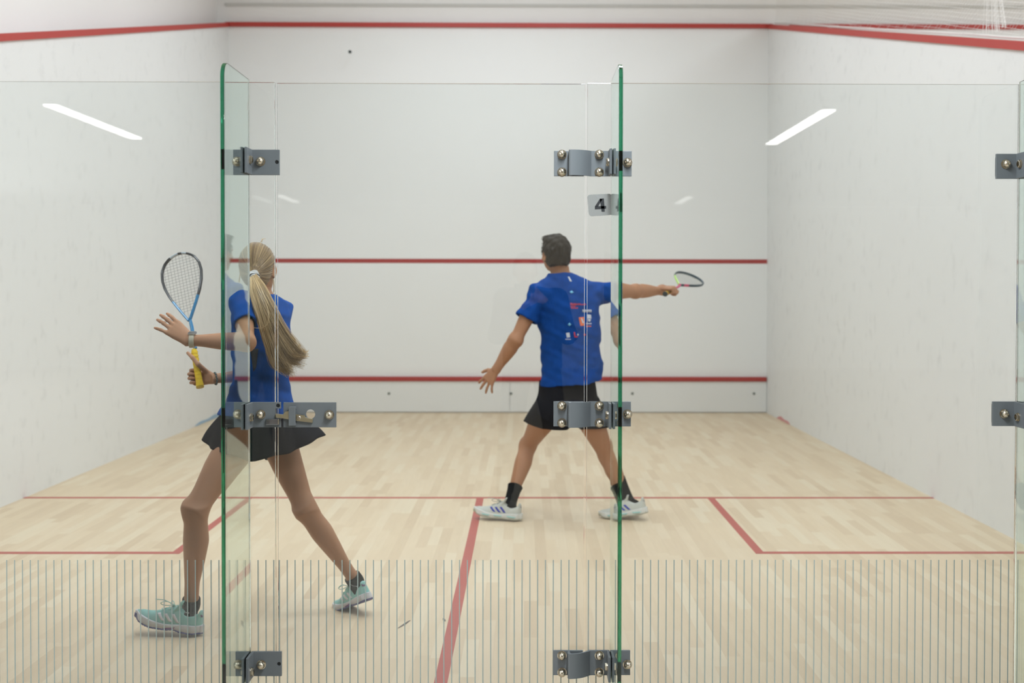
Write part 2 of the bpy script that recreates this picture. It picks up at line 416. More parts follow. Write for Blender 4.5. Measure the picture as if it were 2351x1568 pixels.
def corner_clamp(xf, y_top, y_bot, pl_l, pl_r, side_nut, label, group, hole=None, notch=None, nuts_l=(), nuts_r=(), extra=None):
    """two L-shaped plates clamping a fin to the back panes; pl_l / pl_r = outer pixel x of the two plates"""
    z1 = gp(900, y_top)[1]; z0 = gp(900, y_bot)[1]
    root = empty('corner_clamp', (xf, -.02, z0), label, 'bracket', group)
    g = GT/2+.0015
    if pl_l is not None:
        xl = gp(pl_l, 700)[0]
        MB().box((xl, -PT-.001, z0), (xf-g, -.001, z1)).box((xf-g-PT, -FD, z0), (xf-g, -.001, z1)).build('angle_plate', M_GREY, root, bevel=.001)
    if pl_r is not None:
        xr = gp(pl_r, 700)[0]
        mb = holed_plate(xf+g, xr, z0, z1, [(gp(hole[0], 0)[0], gp(900, hole[1])[1], .0062)] if hole else [], notch=notch)
        mb.box((xf+g, -FD, z0), (xf+g+PT, -PT-.0009, z1)); o = mb.build('angle_plate', M_GREY, root, bevel=.0008)
        if hole:
            MB().lathe([(.0061, 0), (.0061, .002)], (gp(hole[0], 0)[0], -.0045, gp(900, hole[1])[1]), (0, -1, 0), 20).build('bolt_hole', M_BLACK, root)
    # court-side plates of the clamp
    if pl_l is not None: MB().box((gp(pl_l, 700)[0]+.006, GT+.001, z0+.009), (xf-.002, GT+PT, z1-.009)).build('inner_plate', M_GREY, root, bevel=.001)
    if pl_r is not None: MB().box((xf+.002, GT+.001, z0+.009), (min(gp(pl_r, 700)[0], XD0-.006) if xf < 0 else gp(pl_r, 700)[0]-.006, GT+PT, z1-.009)).build('inner_plate', M_GREY, root, bevel=.001)
    for (nx, ny) in tuple(nuts_l)+tuple(nuts_r):
        x, z = gp(nx, ny); nut(root, (x, -PT-.001, z), (0, -1, 0))
    zn = gp(900, side_nut)[1]
    nut(root, (xf+g+PT, -.042, zn), (1, 0, 0), .0125) if pl_r is not None else None
    if pl_l is not None: nut(root, (xf-g-PT, -.042, zn), (-1, 0, 0), .0125)
    return root
GC = 'grey clamps holding the glass fins'
corner_clamp(X_FL, 345, 403, 531, 643.5, 371, 'grey corner clamp at the top of the left glass fin', GC, hole=(636, 373.5), nuts_l=[(538.5, 372)], nuts_r=[(600, 371.5)])
nz0 = gp(900, 959.5)[1]; nz1 = gp(900, 937.5)[1]
c2 = corner_clamp(X_FL, 923, 980.5, 531, 645.5, 955, 'grey corner clamp with a latch keeper at the middle of the left glass fin', GC, hole=(637.5, 930.8), notch=(gp(632, 0)[0], nz0, nz1), nuts_l=[(541, 950)], nuts_r=[(600.5, 950.5)])
xk0, zk1 = gp(613, 960.5); xk1, zk0 = gp(643.5, 974)
kb = MB().box((xk0, -PT-.010, zk0), (xk0+(xk1-xk0)*.88, -PT-.0012, zk1)); kb.build('latch_keeper', M_CHROME, c2, bevel=.0012)
MB().box((xk0+(xk1-xk0)*.90, -PT-.012, zk0+.001), (xk1, -PT-.002, zk1)).build('keeper_tip', M_NICKEL, c2, bevel=.001)
corner_clamp(X_FL, 1494, 1550, 533, 646, 1532, 'grey corner clamp at the foot of the left glass fin', GC, hole=(638.5, 1522), nuts_l=[(542, 1523)], nuts_r=[(601.5, 1523.5)])
corner_clamp(X_F3, 350, 407.5, 2282, 2440, 376, 'grey corner clamp at upper right edge of the picture', GC, nuts_l=[(2306, 377.5)])
corner_clamp(X_F3, 920, 976.5, 2278.5, 2440, 953, 'grey corner clamp at middle of the right picture edge', GC, nuts_l=[(2302.5, 949)])

# latch plate on the door
def latch():
    z1 = gp(900, 923.5)[1]; z0 = gp(900, 980.5)[1]; x0 = gp(650, 0)[0]; x1 = gp(771.5, 0)[0]
    root = empty('door_latch', ((x0+x1)/2, -.01, z0), 'grey latch plate with brass lever on the glass door', 'latch')
    hx, hz = gp(714, 950)
    holed_plate(x0, x1, z0, z1, [(hx, hz, .0150)]).build('latch_plate', M_GREY, root, bevel=.0008)
    x, z = gp(757.5, 951.5); nut(root, (x, -PT-.001, z), (0, -1, 0))
    sx0, sz1 = gp(666.5, 932); sx1, sz0 = gp(682, 975)
    MB().box((sx0, -PT-.020, sz0), (sx1, -PT-.012, sz1)).box((sx0, -PT-.013, sz1-.008), (sx1, -PT, sz1)).box((sx0, -PT-.013, sz0), (sx1, -PT, sz0+.008)).build('lever_strap', M_GREY, root, bevel=.001)
    # lever: a bar tilted a little down to the right, with a notch by the finger hole
    P = [(635, 948.5), (652, 950.5), (658, 943.5), (667, 942), (682, 950), (701, 952), (703, 957), (720.5, 961), (719.5, 969), (680, 964.5), (652, 959), (636, 957)]
    poly = [(gp(a, b)[0], -PT-.009, gp(a, b)[1]) for a, b in P]
    MB().prism(poly, (0, .007, 0), 0).build('lever', mat('brass_nickel', (.46, .40, .28), .3, 1.0), root, bevel=.0006)
    x, z = gp(688.5, 958); MB().lathe([(.0065, 0), (.0065, .0022), (.0055, .003)], (x, -PT-.009, z), (0, -1, 0), 16).build('lever_screw', M_NICKEL, root)
    MB().box((x0+.004, GT+.001, z0+.009), (hx-.02, GT+PT, z1-.009)).build('inner_plate', M_GREY, root, bevel=.001)
latch()

def hinge(y0, y1, n1, n2, sn, label):
    z1 = gp(900, y0)[1]; z0 = gp(900, y1)[1]; z0 += 0
    root = empty('hinge_bracket', (gp(1345, 0)[0], -.02, z0), label, 'hinge', 'three grey hinges of the glass door')
    # door leaf
    xa = gp(1272.5, 0)[0]; xb = gp(1341.5, 0)[0]
    MB().box((xa, -PT-.001, z0), (xb, -.001, z1)).build('door_leaf', M_GREY, root, bevel=.001)
    # fixed leaf with wrapped knuckle : extruded plan profile
    xk0 = gp(1305.5, 0)[0]; xk1 = gp(1358, 0)[0]; xr = gp(1407, 0)[0]; W = xk1-xk0
    outer = [(xk0+.001, -.012), (xk0, -.036), (xk0+.003, -.042)]
    for t in np.linspace(0, 1, 10):
        a = xk0+.006+(W-.006)*t; outer.append((a, -.044+.034*t**2.2))
    outer += [(xk1+.006, -.009), (X_FR-.0075, -.009)]
    inner = [(X_FR-.0075, -.001), (xk1-.004, -.001)]
    for t in np.linspace(1, 0, 10):
        a = xk0+.012+(W-.018)*t; inner.append((a, -.036+.030*t**2.2))
    inner += [(xk0+.008, -.030), (xk0+.008, -.012)]
    poly = outer+inner
    o = MB().prism([(x, y, z0) for x, y in poly], (0, 0, z1-z0), 0).build('knuckle_leaf', M_GREY, root, smooth=True, angle=30)
    g = GT/2+.0015
    MB().box((X_FR-g-PT, -FD, z0), (X_FR-g, -.009, z1)).build('flange', M_GREY, root, bevel=.001)
    for nx, ny in ((1290, n1), (1290, n2)): 
        x, z = gp(nx, ny); nut(root, (x, -PT-.001, z), (0, -1, 0))
    for nx, ny in ((1375.5, n1), (1375.5, n2)):
        x, z = gp(nx, ny); nut(root, (x, -PT-.001, z), (0, -1, 0))
    zn = gp(900, sn)[1]
    nut(root, (X_FR-g-PT, -.035, zn), (-1, 0, 0), .0125)
    # right-hand angle of the clamp
    xq = gp(1451, 0)[0]
    MB().box((X_FR+g, -PT-.001, z0), (xq, -.001, z1)).box((X_FR+g, -FD, z0), (X_FR+g+PT, -.001, z1)).build('angle_plate', M_GREY, root, bevel=.001)
    x, z = gp(1440, sn); nut(root, (x, -PT-.001, z), (0, -1, 0))
    nut(root, (X_FR+g+PT, -.035, zn), (1, 0, 0), .0125)
    MB().box((xa+.006, GT+.001, z0+.009), (xb-.004, GT+PT, z1-.009)).build('inner_plate', M_GREY, root, bevel=.001)
    MB().box((gp(1349, 0)[0], GT+.001, z0+.009), (xq-.006, GT+PT, z1-.009)).build('inner_plate', M_GREY, root, bevel=.001)
hinge(346, 404, 355.5, 396, 374, 'grey wrapped door hinge above the 4 sticker')
hinge(921, 978, 931, 970, 950, 'grey wrapped door hinge at waist height, in front of the man')
hinge(1492, 1548.5, 1502.5, 1541, 1523, 'grey wrapped door hinge near the floor')

def sticker():
    x0, z1 = gp(1349, 445.5); x1, z0 = gp(1406, 497)
    mb = MB(); r = .009; cs = [(1350, 447, 0), (1404.5, 445, 1), (1405.5, 494, 2), (1353, 497, 3)]
    pts = []
    for (px, py, q) in [(1352, 496.5, 0), (1405.2, 494, 1), (1404.5, 445, 2), (1348.5, 447, 3)]:
        cx_, cz_ = gp(px, py); sx = 1 if q in (0, 3) else -1; sz = 1 if q in (0, 1) else -1
        c = (cx_+sx*r, cz_+sz*r); a0 = {0: math.pi, 1: 1.5*math.pi, 2: 0, 3: .5*math.pi}[q]
        for k in range(6): a = a0+math.pi/2*k/5; pts.append((c[0]+r*math.cos(a), -.0012, c[1]+r*math.sin(a)))
    o = mb.prism(pts, (0, .001, 0), 0).build('number_sticker', M_STICK)
    tag(o, 'small grey sticker with a black 4 on the narrow glass panel', 'sticker')
    P = lambda a, b: (gp(1240+a*.2424, 130+b*.2424)[0], -.0018, gp(1240+a*.2424, 130+b*.2424)[1])
    d = MB()
    d.prism([P(566, 1346), P(604, 1343), P(612, 1468), P(582, 1468)], (0, .0006, 0), 0)
    d.prism([P(518, 1418), P(624, 1414), P(625, 1440), P(519, 1446)], (0, .0006, 0), 0)
    d.prism([P(566, 1346), P(590, 1350), P(548, 1420), P(518, 1420)], (0, .0006, 0), 0)
    d.build('digit', M_DIGIT, o)
    MB().prism([P(526, 1312), P(545, 1310), P(558, 1320), P(556, 1340), P(544, 1346), P(540, 1332), P(526, 1324)], (0, .0006, 0), 0).build('torn_patch', mat('sticker_wear', (.25, .25, .24), .6), o)
sticker()

# hall lamps seen mirrored in the glass
def hall_light(x, y0, y1, m, label, w_=.115):
    root = empty('ceiling_light', (x, (y0+y1)/2, 3.0), label, 'ceiling light', 'long ceiling lights of the hall mirrored in the glass')
    MB().box((x-w_/2-.012, y0-.012, 2.995), (x+w_/2+.012, y1+.012, 3.03)).build('housing', M_CEIL, root)
    MB().box((x-w_/2, y0, 2.985), (x+w_/2, y1, 2.996)).build('diffuser', m, root)
def mirrored(px, py, H=2.985):        # where a lamp at height H stands whose mirror image shows at that pixel
    d = ray(px, py); t = (H-CZ)/d.z; p = CAMP+d*t; return p.x, -p.y
for (a, b, m, lab) in (((113, 242), (313, 319), M_LAMP, 'bright ceiling light mirrored in the left glass panel'), ((1897, 254), (1776, 332), M_LAMP, 'bright ceiling light mirrored in the right glass panel'),
                 ((648, 449), (672, 465), M_LAMPD, 'faint far ceiling light mirrored just right of the door edge'), ((1578, 453), (1561, 468), M_LAMPD, 'faint far ceiling light mirrored right of the 4 sticker')):
    xa, ya = mirrored(*a); xb, yb = mirrored(*b); print('lamp', xa, ya, xb, yb)
    hall_light((xa+xb)/2, min(ya, yb), max(ya, yb), m, lab)

# squash ball in flight close to the front wall
bp = at(803.5, 119, 9.55)
mbb = MB(); mbb.lathe([(.02*math.sin(a), -.02*math.cos(a)) for a in np.linspace(0.02, math.pi-.02, 16)], bp, (0, 0, 1), 24)
tag(mbb.build('squash_ball', mat('ball_rubber', (.02, .035, .035), .6), smooth=True), 'small black squash ball in flight high before the front wall', 'ball')


# scuffs left by soles on the boards
def scuff(pts, wd, label):
    mb = MB(); P = [at_floor(*p) for p in pts]; n = len(P); L_, R_ = [], []
    for i, p in enumerate(P):
        t = (P[min(i+1, n-1)]-P[max(i-1, 0)]).normalized(); s = Vector((-t.y, t.x, 0))*wd*math.sin(math.pi*(i+.35)/(n-.3))
        L_.append((p.x+s.x, p.y+s.y, .0006)); R_.append((p.x-s.x, p.y-s.y, .0006))
    mb.prism(L_+R_[::-1], (0, 0, .0008), 0); tag(mb.build('scuff_mark', mat('rubber_scuff', (.16, .13, .11), .7)), label, 'scuff mark')
scuff([(914, 1442), (922, 1437), (930, 1432), (937, 1427), (942, 1424)], .0060, 'short dark rubber scuff on the boards left of the centre line')
scuff([(1018, 1419), (1020, 1423), (1022, 1426)], .006, 'tiny dark rubber scuff touching the centre line')
# ------------------------------------------------------------------ signed-distance modelling of bodies and clothes
class Field:
    def __init__(s, lo, hi, h):
        s.h = h; s.lo = np.array(lo, float); n = np.ceil((np.array(hi)-s.lo)/h).astype(int)+1
        s.n = n; s.d = np.full(n, 0.3, np.float32)
    def sub(s, lo, hi):
        i0 = np.clip(np.floor((np.array(lo)-s.lo)/s.h).astype(int), 0, s.n-1); i1 = np.clip(np.ceil((np.array(hi)-s.lo)/s.h).astype(int)+1, 1, s.n)
        if np.any(i1 <= i0): return None
        sl = tuple(slice(a, b) for a, b in zip(i0, i1))
        ax = [(s.lo[k]+s.h*np.arange(i0[k], i1[k])).astype(np.float32) for k in range(3)]
        return sl, (ax[0][:, None, None], ax[1][None, :, None], ax[2][None, None, :])
    def op(s, prim, k=.01, mode='u'):
        fn, lo, hi = prim; m = k+3*s.h
        r = s.sub(np.array(lo)-m, np.array(hi)+m)
        if r is None: return s
        sl, P = r; b = fn(*P).astype(np.float32); a = s.d[sl]
        if mode == 'u':
            t = np.clip(.5+.5*(a-b)/k, 0, 1); s.d[sl] = a*(1-t)+b*t-k*t*(1-t)
        elif mode == 's':
            b = -b; t = np.clip(.5+.5*(b-a)/k, 0, 1); s.d[sl] = a*(1-t)+b*t+k*t*(1-t)
        return s
    def clip(s, fn, k=.006):          # keep where fn < 0 (everywhere)
        X, Y, Z = [(s.lo[i]+s.h*np.arange(s.n[i])).astype(np.float32) for i in range(3)]
        b = fn(X[:, None, None], Y[None, :, None], Z[None, None, :]).astype(np.float32); a = s.d
        t = np.clip(.5+.5*(b-a)/k, 0, 1); s.d = (a*(1-t)+b*t+k*t*(1-t)).astype(np.float32); return s
    def warp(s, fn):
        X, Y, Z = [(s.lo[i]+s.h*np.arange(s.n[i])).astype(np.float32) for i in range(3)]
        s.d += fn(X[:, None, None], Y[None, :, None], Z[None, None, :]).astype(np.float32); return s
    def arrays(s):
        d = s.d.copy(); d[0], d[-1] = .1, .1; d[:, 0], d[:, -1] = .1, .1; d[:, :, 0], d[:, :, -1] = .1, .1
        neg = d < 0; c = np.zeros(np.array(d.shape)-1, np.int8)
        O = [(i, j, k) for i in (0, 1) for j in (0, 1) for k in (0, 1)]
        def co(a, o): return a[o[0]:a.shape[0]-1+o[0], o[1]:a.shape[1]-1+o[1], o[2]:a.shape[2]-1+o[2]]
        for o in O: c += co(neg, o)
        act = (c > 0) & (c < 8); idx = np.full(act.shape, -1, np.int32); ii = np.argwhere(act); idx[act] = np.arange(len(ii))
        vals = {o: d[ii[:, 0]+o[0], ii[:, 1]+o[1], ii[:, 2]+o[2]] for o in O}
        acc = np.zeros((len(ii), 3)); cnt = np.zeros(len(ii))
        for o in O:
            for ax in range(3):
                if o[ax]: continue
                q = list(o); q[ax] = 1; a = vals[o]; b = vals[tuple(q)]; m = (a < 0) != (b < 0)
                t = np.where(m, a/np.where(m, a-b, 1), 0); p = np.zeros((len(ii), 3)); p[:] = o; p[:, ax] += t
                acc[m] += p[m]; cnt[m] += 1
        v = s.lo+s.h*(ii+acc/cnt[:, None]); quads = []
        for ax in range(3):
            sl0 = [slice(None)]*3; sl1 = [slice(None)]*3; sl0[ax] = slice(0, -1); sl1[ax] = slice(1, None)
            ch = neg[tuple(sl0)] != neg[tuple(sl1)]; e = np.argwhere(ch); u_, v_ = (ax+1) % 3, (ax+2) % 3
            ok = (e[:, u_] > 0) & (e[:, v_] > 0) & (e[:, u_] < idx.shape[u_]) & (e[:, v_] < idx.shape[v_]); e = e[ok]
            def g(du, dv):
                f = e.copy(); f[:, u_] -= du; f[:, v_] -= dv; return idx[f[:, 0], f[:, 1], f[:, 2]]
            q = np.stack([g(0, 0), g(1, 0), g(1, 1), g(0, 1)], 1); fl = ~neg[e[:, 0], e[:, 1], e[:, 2]]
            q[fl] = q[fl][:, ::-1]; quads.append(q)
        return v, np.concatenate(quads)
    def build(s, name, mats, parent, colors=None, smooth_it=0):
        v, q = s.arrays(); me = bpy.data.meshes.new(name)
        if smooth_it:
            e = np.concatenate([q[:, [0, 1]], q[:, [1, 2]], q[:, [2, 3]], q[:, [3, 0]]])
            for _ in range(smooth_it):
                acc = np.zeros_like(v); n = np.zeros(len(v))
                np.add.at(acc, e[:, 0], v[e[:, 1]]); np.add.at(n, e[:, 0], 1); v = v*.4+.6*acc/np.maximum(n, 1)[:, None]
        me.vertices.add(len(v)); me.vertices.foreach_set('co', v.astype(np.float32).ravel())
        me.loops.add(4*len(q)); me.loops.foreach_set('vertex_index', q.ravel().astype(np.int32))
        me.polygons.add(len(q)); me.polygons.foreach_set('loop_start', np.arange(0, 4*len(q), 4, dtype=np.int32)); 
        me.polygons.foreach_set('use_smooth', np.ones(len(q), bool)); me.update(calc_edges=True); me.validate()
        for m in (mats if isinstance(mats, (list, tuple)) else [mats]): me.materials.append(m)
        if colors is not None:
            c = np.ones((len(v), 4), np.float32)
            for (p, r, col) in colors:
                dist = np.linalg.norm(v-np.array(p), axis=1); t = np.clip((r-dist)/(.35*r)+.0, 0, 1)[:, None]
                c[:, :3] = c[:, :3]*(1-t)+np.array(col)*t
            a = me.attributes.new('tint', 'FLOAT_COLOR', 'POINT'); a.data.foreach_set('color', c.ravel())
        o = bpy.data.objects.new(name, me); link(o, parent); return o
def bbox(ps, r):
    a = np.array([tuple(p) for p in ps]); return a.min(0)-r, a.max(0)+r
def cone(p1, p2, r1, r2):
    a = np.array(p1, np.float32); b = np.array(p2, np.float32); ab = b-a; L2 = float(ab@ab)+1e-9
    def fn(X, Y, Z):
        px, py, pz = X-a[0], Y-a[1], Z-a[2]; t = np.clip((px*ab[0]+py*ab[1]+pz*ab[2])/L2, 0, 1)
        return np.sqrt((px-t*ab[0])**2+(py-t*ab[1])**2+(pz-t*ab[2])**2)-(r1+(r2-r1)*t)
    lo, hi = bbox([a, b], max(r1, r2)); return fn, lo, hi
def ell(c, rad, R=None):           # R: rows are the axes
    c = np.array(c, np.float32); R = np.eye(3) if R is None else np.array([tuple(x) for x in R]); rad = np.array(rad, float)
    def fn(X, Y, Z):
        p = (X-c[0], Y-c[1], Z-c[2]); q = [(p[0]*R[i][0]+p[1]*R[i][1]+p[2]*R[i][2])/rad[i] for i in range(3)]
        k0 = np.sqrt(q[0]**2+q[1]**2+q[2]**2); k1 = np.sqrt((q[0]/rad[0])**2+(q[1]/rad[1])**2+(q[2]/rad[2])**2)
        return k0*(k0-1)/np.maximum(k1, 1e-4)
    ext = np.sqrt(((R*rad[:, None])**2).sum(0)); return fn, c-ext, c+ext
def loft(st, side, ex=2.0, grow=0.0):
    """st: [(centre, half width along side, half depth)], from first to last station"""
    P = np.array([tuple(x[0]) for x in st], float); A = np.array([x[1] for x in st], float)+grow; B = np.array([x[2] for x in st], float)+grow
    ax = P[-1]-P[0]; Ln = np.linalg.norm(ax); ax /= Ln; side = np.array(side, float); side -= ax*(side@ax); side /= np.linalg.norm(side); fw = np.cross(ax, side)
    T = (P-P[0])@ax/Ln; tt = np.linspace(0, 1, 129)
    def sm(y):
        z = np.interp(tt, T, y); k = np.hanning(17); k /= k.sum(); zp = np.concatenate([2*z[0]-z[8:0:-1], z, 2*z[-1]-z[-2:-10:-1]]); return np.convolve(zp, k, 'valid')
    cu = sm((P-P[0])@side); cv = sm((P-P[0])@fw); a = sm(A); b = sm(B)
    def fn(X, Y, Z):
        x, y, z = X-P[0][0], Y-P[0][1], Z-P[0][2]
        w_ = x*ax[0]+y*ax[1]+z*ax[2]; t = np.clip(w_/Ln, 0, 1)*128; i = np.minimum(t.astype(np.int32), 127); f = t-i
        g = lambda arr: arr[i]*(1-f)+arr[i+1]*f
        u = np.abs(x*side[0]+y*side[1]+z*side[2]-g(cu)); v = np.abs(x*fw[0]+y*fw[1]+z*fw[2]-g(cv)); aa, bb = g(a), g(b)
        r = ((u/aa)**ex+(v/bb)**ex)**(1/ex)+1e-6; d = (r-1)*np.sqrt(u*u+v*v)/r
        d = np.where(r < .2, -np.minimum(aa, bb)*.8, d)
        o = np.maximum(np.maximum(-w_, w_-Ln), 0); return np.where(o > 0, np.hypot(np.maximum(d, 0), o), d)
    m = max(A.max(), B.max())
    lo, hi = bbox(P, m); return fn, lo, hi
def nz(v): return Vector(v).normalized()
def catmull(pts, n):
    pts = [np.array(tuple(p), float) for p in pts]; P = [2*pts[0]-pts[1]]+pts+[2*pts[-1]-pts[-2]]; out = []
    m = len(pts)-1
    for k in range(n):
        s_ = k/(n-1)*m; i = min(int(s_), m-1); t = s_-i; p0, p1, p2, p3 = P[i:i+4]
        out.append(Vector(.5*((2*p1)+(-p0+p2)*t+(2*p0-5*p1+4*p2-p3)*t*t+(-p0+3*p1-3*p2+p3)*t**3)))
    return out

def skin_mat(name, col, rough=.5):
    m = mat(name, col, rough, spec=.22); a = N(m, 'ShaderNodeAttribute', attribute_name='tint')
    n1 = noise(m, 9, 3, .6); c = mix(m, mathn(m, 'MULTIPLY', n1, .5), col, (col[0]*.9, col[1]*.78, col[2]*.72))
    L(m, mix(m, 1.0, c, a.outputs['Color'], 'MULTIPLY'), BS(m).inputs['Base Color'])
    BS(m).inputs['Subsurface Weight'].default_value = 0.0
    bump(m, noise(m, 220, 2), .05, .002); return m
def cloth_mat(name, col, rough=.75, var=.15, sheen=.2, wrinkle=0):
    m = mat(name, col, max(rough, .8), spec=.08)
    n1 = noise(m, 5, 3); L(m, mix(m, n1, tuple(x*(1-var) for x in col), tuple(min(1, x*(1+var)) for x in col)), BS(m).inputs['Base Color'])
    if wrinkle: bump(m, noise(m, 7, 3, .5, sc=(1.6, 1, .8)), wrinkle, .035)
    return m

def hand(F, wr, f, n, ts, s=1.0, curl=((15, 15, 10),)*4, spread=8, thumb=(35, 20, 15), thumb_out=.8, cols=None, splay=None, thumb_pts=None):
    """wr wrist, f direction of the palm, n normal out of the PALM side, ts towards the thumb side"""
    f, n, ts = nz(f), nz(n), nz(ts); ts = (ts-f*ts.dot(f)).normalized(); n = (n-f*n.dot(f)-ts*n.dot(ts)).normalized()
    pl = .088*s
    F.op(loft([(wr-f*.012*s, .026*s, .019*s), (wr+f*.02*s, .030*s, .018*s), (wr+f*.055*s, .039*s, .0165*s), (wr+f*pl, .040*s, .0135*s)], ts, 2.3), .012)
    F.op(ell(wr+f*.035*s+ts*.020*s+n*.008*s, (.019*s, .032*s, .014*s), (ts, f, n)), .012)
    Ls = (.072, .080, .075, .058); off = (.029, .0095, -.0105, -.0295); rr = (.0088, .0090, .0085, .0075)
    tips = []
    for i in range(4):
        c = curl[i if len(curl) > 1 else 0]; sp = (splay[i] if splay else (1.2-.8*i)*spread); 
        d0 = (f*math.cos(math.radians(sp))+ts*math.sin(math.radians(sp))).normalized()
        p = wr+f*(pl-.012*s-(.004*s if i in (0, 3) else 0))+ts*off[i]*s; segs = (.5, .28, .22); a = 0; r = rr[i]*s; pts = [p]
        p1 = p+d0*.016*s; F.op(cone(p, p1, r*1.25, r*1.1), .008); p = p1
        for j in range(3):
            a += math.radians(c[j]); d = d0*math.cos(a)+n*math.sin(a); q = p+d*(Ls[i]*segs[j]*s*1.0)
            r2 = r*(.93 if j < 2 else .84); F.op(cone(p, q, r, r2), .007 if j == 0 else .004); p, r = q, r2
        tips.append(p)
        if cols is not None: cols.append((tuple(p-n*math.cos(a)*r*.9+f*math.sin(a)*r*.9-d*.004), .0065*s, (1.12, 1.0, .98)))
    if thumb_pts:
        b = [wr+f*.022*s+ts*.020*s]+thumb_pts; rs = [.014*s, .0115*s, .0100*s, .0085*s]
        for i in range(len(b)-1): F.op(cone(b[i], b[i+1], rs[i], rs[i+1]), .006)
    else:
        b = wr+f*.020*s+ts*.020*s+n*.006*s; d = (f*.62+ts*thumb_out+n*.35).normalized(); r = .0135*s
        for j, ln_ in enumerate((.040, .034, .026)):
            q = b+d*ln_*s; r2 = r*.88; F.op(cone(b, q, r, r2), .008 if j == 0 else .004); b, r = q, r2
            d = (d+(f*.35+n*.12)*(thumb[j]/30)).normalized()
    return tips

def person_frame(yaw):     # facing direction, rotated from +Y towards -X by yaw degrees
    a = math.radians(yaw); f = Vector((-math.sin(a), math.cos(a), 0)); r = Vector((math.cos(a), math.sin(a), 0)); return f, r

def build_head(F, Hc, f, u, s, cols, female, skinlip=(1.0, .62, .62)):
    f = nz(f); u = nz(u); r = f.cross(u).normalized(); u = r.cross(f); P = lambda a, b, c: Hc+(r*a+f*b+u*c)*s
    R = (r, f, u)
    F.op(ell(P(0, -.012, .030), (.074*s, .094*s, .083*s), R), .012)
    F.op(ell(P(0, .020, -.010), (.066*s, .072*s, .080*s), R), .020)
    F.op(ell(P(0, .030, -.062), (.046*s, .052*s, .040*s), R), .024)      # jaw
    F.op(ell(P(0, .068, -.088), (.020*s, .018*s, .016*s), R), .016)      # chin
    F.op(ell(P(0, .078, .022), (.052*s, .016*s, .012*s), R), .014)       # brow
    for sg in (-1, 1):
        F.op(ell(P(.032*sg, .092, .002), (.018*s, .014*s, .012*s), R), .010, 's')   # eye sockets
        F.op(ell(P(.031*sg, .077, .001), (.0125*s, .0115*s, .0105*s), R), .004)     # eyes
        F.op(ell(P(.038*sg, .066, -.026), (.020*s, .012*s, .014*s), R), .018)       # cheeks
        cols.append((tuple(P(.031*sg, .089, .001)), .0125*s, (1.6, 2.2, 2.9))); cols.append((tuple(P(.031*sg, .0895, .001)), .0068*s, (.15, .12, .1)))
        cols.append((tuple(P(.031*sg, .090, .019)), .011*s, (.55, .5, .45)))
        # ears: a rim around a bowl
        e = P(.078*sg, -.008, -.008); er = (r*sg*.92-f*.38).normalized(); ef = (f*.92+r*sg*.38).normalized()
        F.op(ell(e, (.008*s, .018*s, .031*s), (er, ef, nz(u+f*.15*-1))), .005)
        F.op(ell(e+er*.008*s+ef*.003*s, (.007*s, .010*s, .019*s), (er, ef, u)), .004, 's')
        F.op(ell(P(.073*sg, .000, -.034), (.007*s, .008*s, .011*s), R), .005)
    F.op(cone(P(0, .090, .012), P(0, .108, -.024), .008*s, .0125*s), .008)          # nose
    for sg in (-1, 1): F.op(ell(P(.012*sg, .096, -.030), (.008*s, .010*s, .007*s), R), .006)
    F.op(ell(P(0, .084, -.052), (.024*s, .011*s, .006*s), R), .005); F.op(ell(P(0, .082, -.062), (.020*s, .011*s, .007*s), R), .005)
    F.op(ell(P(0, .098, -.0565), (.026*s, .006*s, .0016*s), R), .003, 's')
    for a in (-.014, 0, .014): cols.append((tuple(P(a, .094, -.057)), .0125*s, (1.05, .62, .60)))
    return R

def limb_leg(F, hip, knee, ankle, fwd, s, thick=1.0):
    hip, knee, ankle = Vector(hip), Vector(knee), Vector(ankle); t = thick*s; back = -nz(fwd)
    ax = nz(knee-hip); bk = nz(back-ax*back.dot(ax)); sd = ax.cross(bk); Lg = (knee-hip).length
    F.op(loft([(hip-ax*.02, .083*t, .088*t), (hip+ax*Lg*.2, .081*t, .086*t), (hip+ax*Lg*.5-bk*.006, .069*t, .074*t), (hip+ax*Lg*.8, .054*t, .056*t), (knee+ax*.02, .047*t, .050*t)], sd), .03)
    F.op(ell(knee-bk*.012*t, (.040*t, .040*t, .050*t), (sd, bk, ax)), .02)
    ax = nz(ankle-knee); bk = nz(back-ax*back.dot(ax)); sd = ax.cross(bk); Lg = (ankle-knee).length
    F.op(loft([(knee-ax*.02, .046*t, .048*t), (knee+ax*Lg*.15+bk*.008, .049*t, .050*t), (knee+ax*Lg*.32+bk*.014, .053*t, .056*t), (knee+ax*Lg*.55+bk*.008, .043*t, .046*t), (knee+ax*Lg*.8, .031*t, .033*t), (ankle, .029*t, .033*t)], sd), .035)
    for q in (-1, 1): F.op(ell(ankle+sd*q*.022*t, (.014*t, .018*t, .018*t), (sd, bk, ax)), .01)
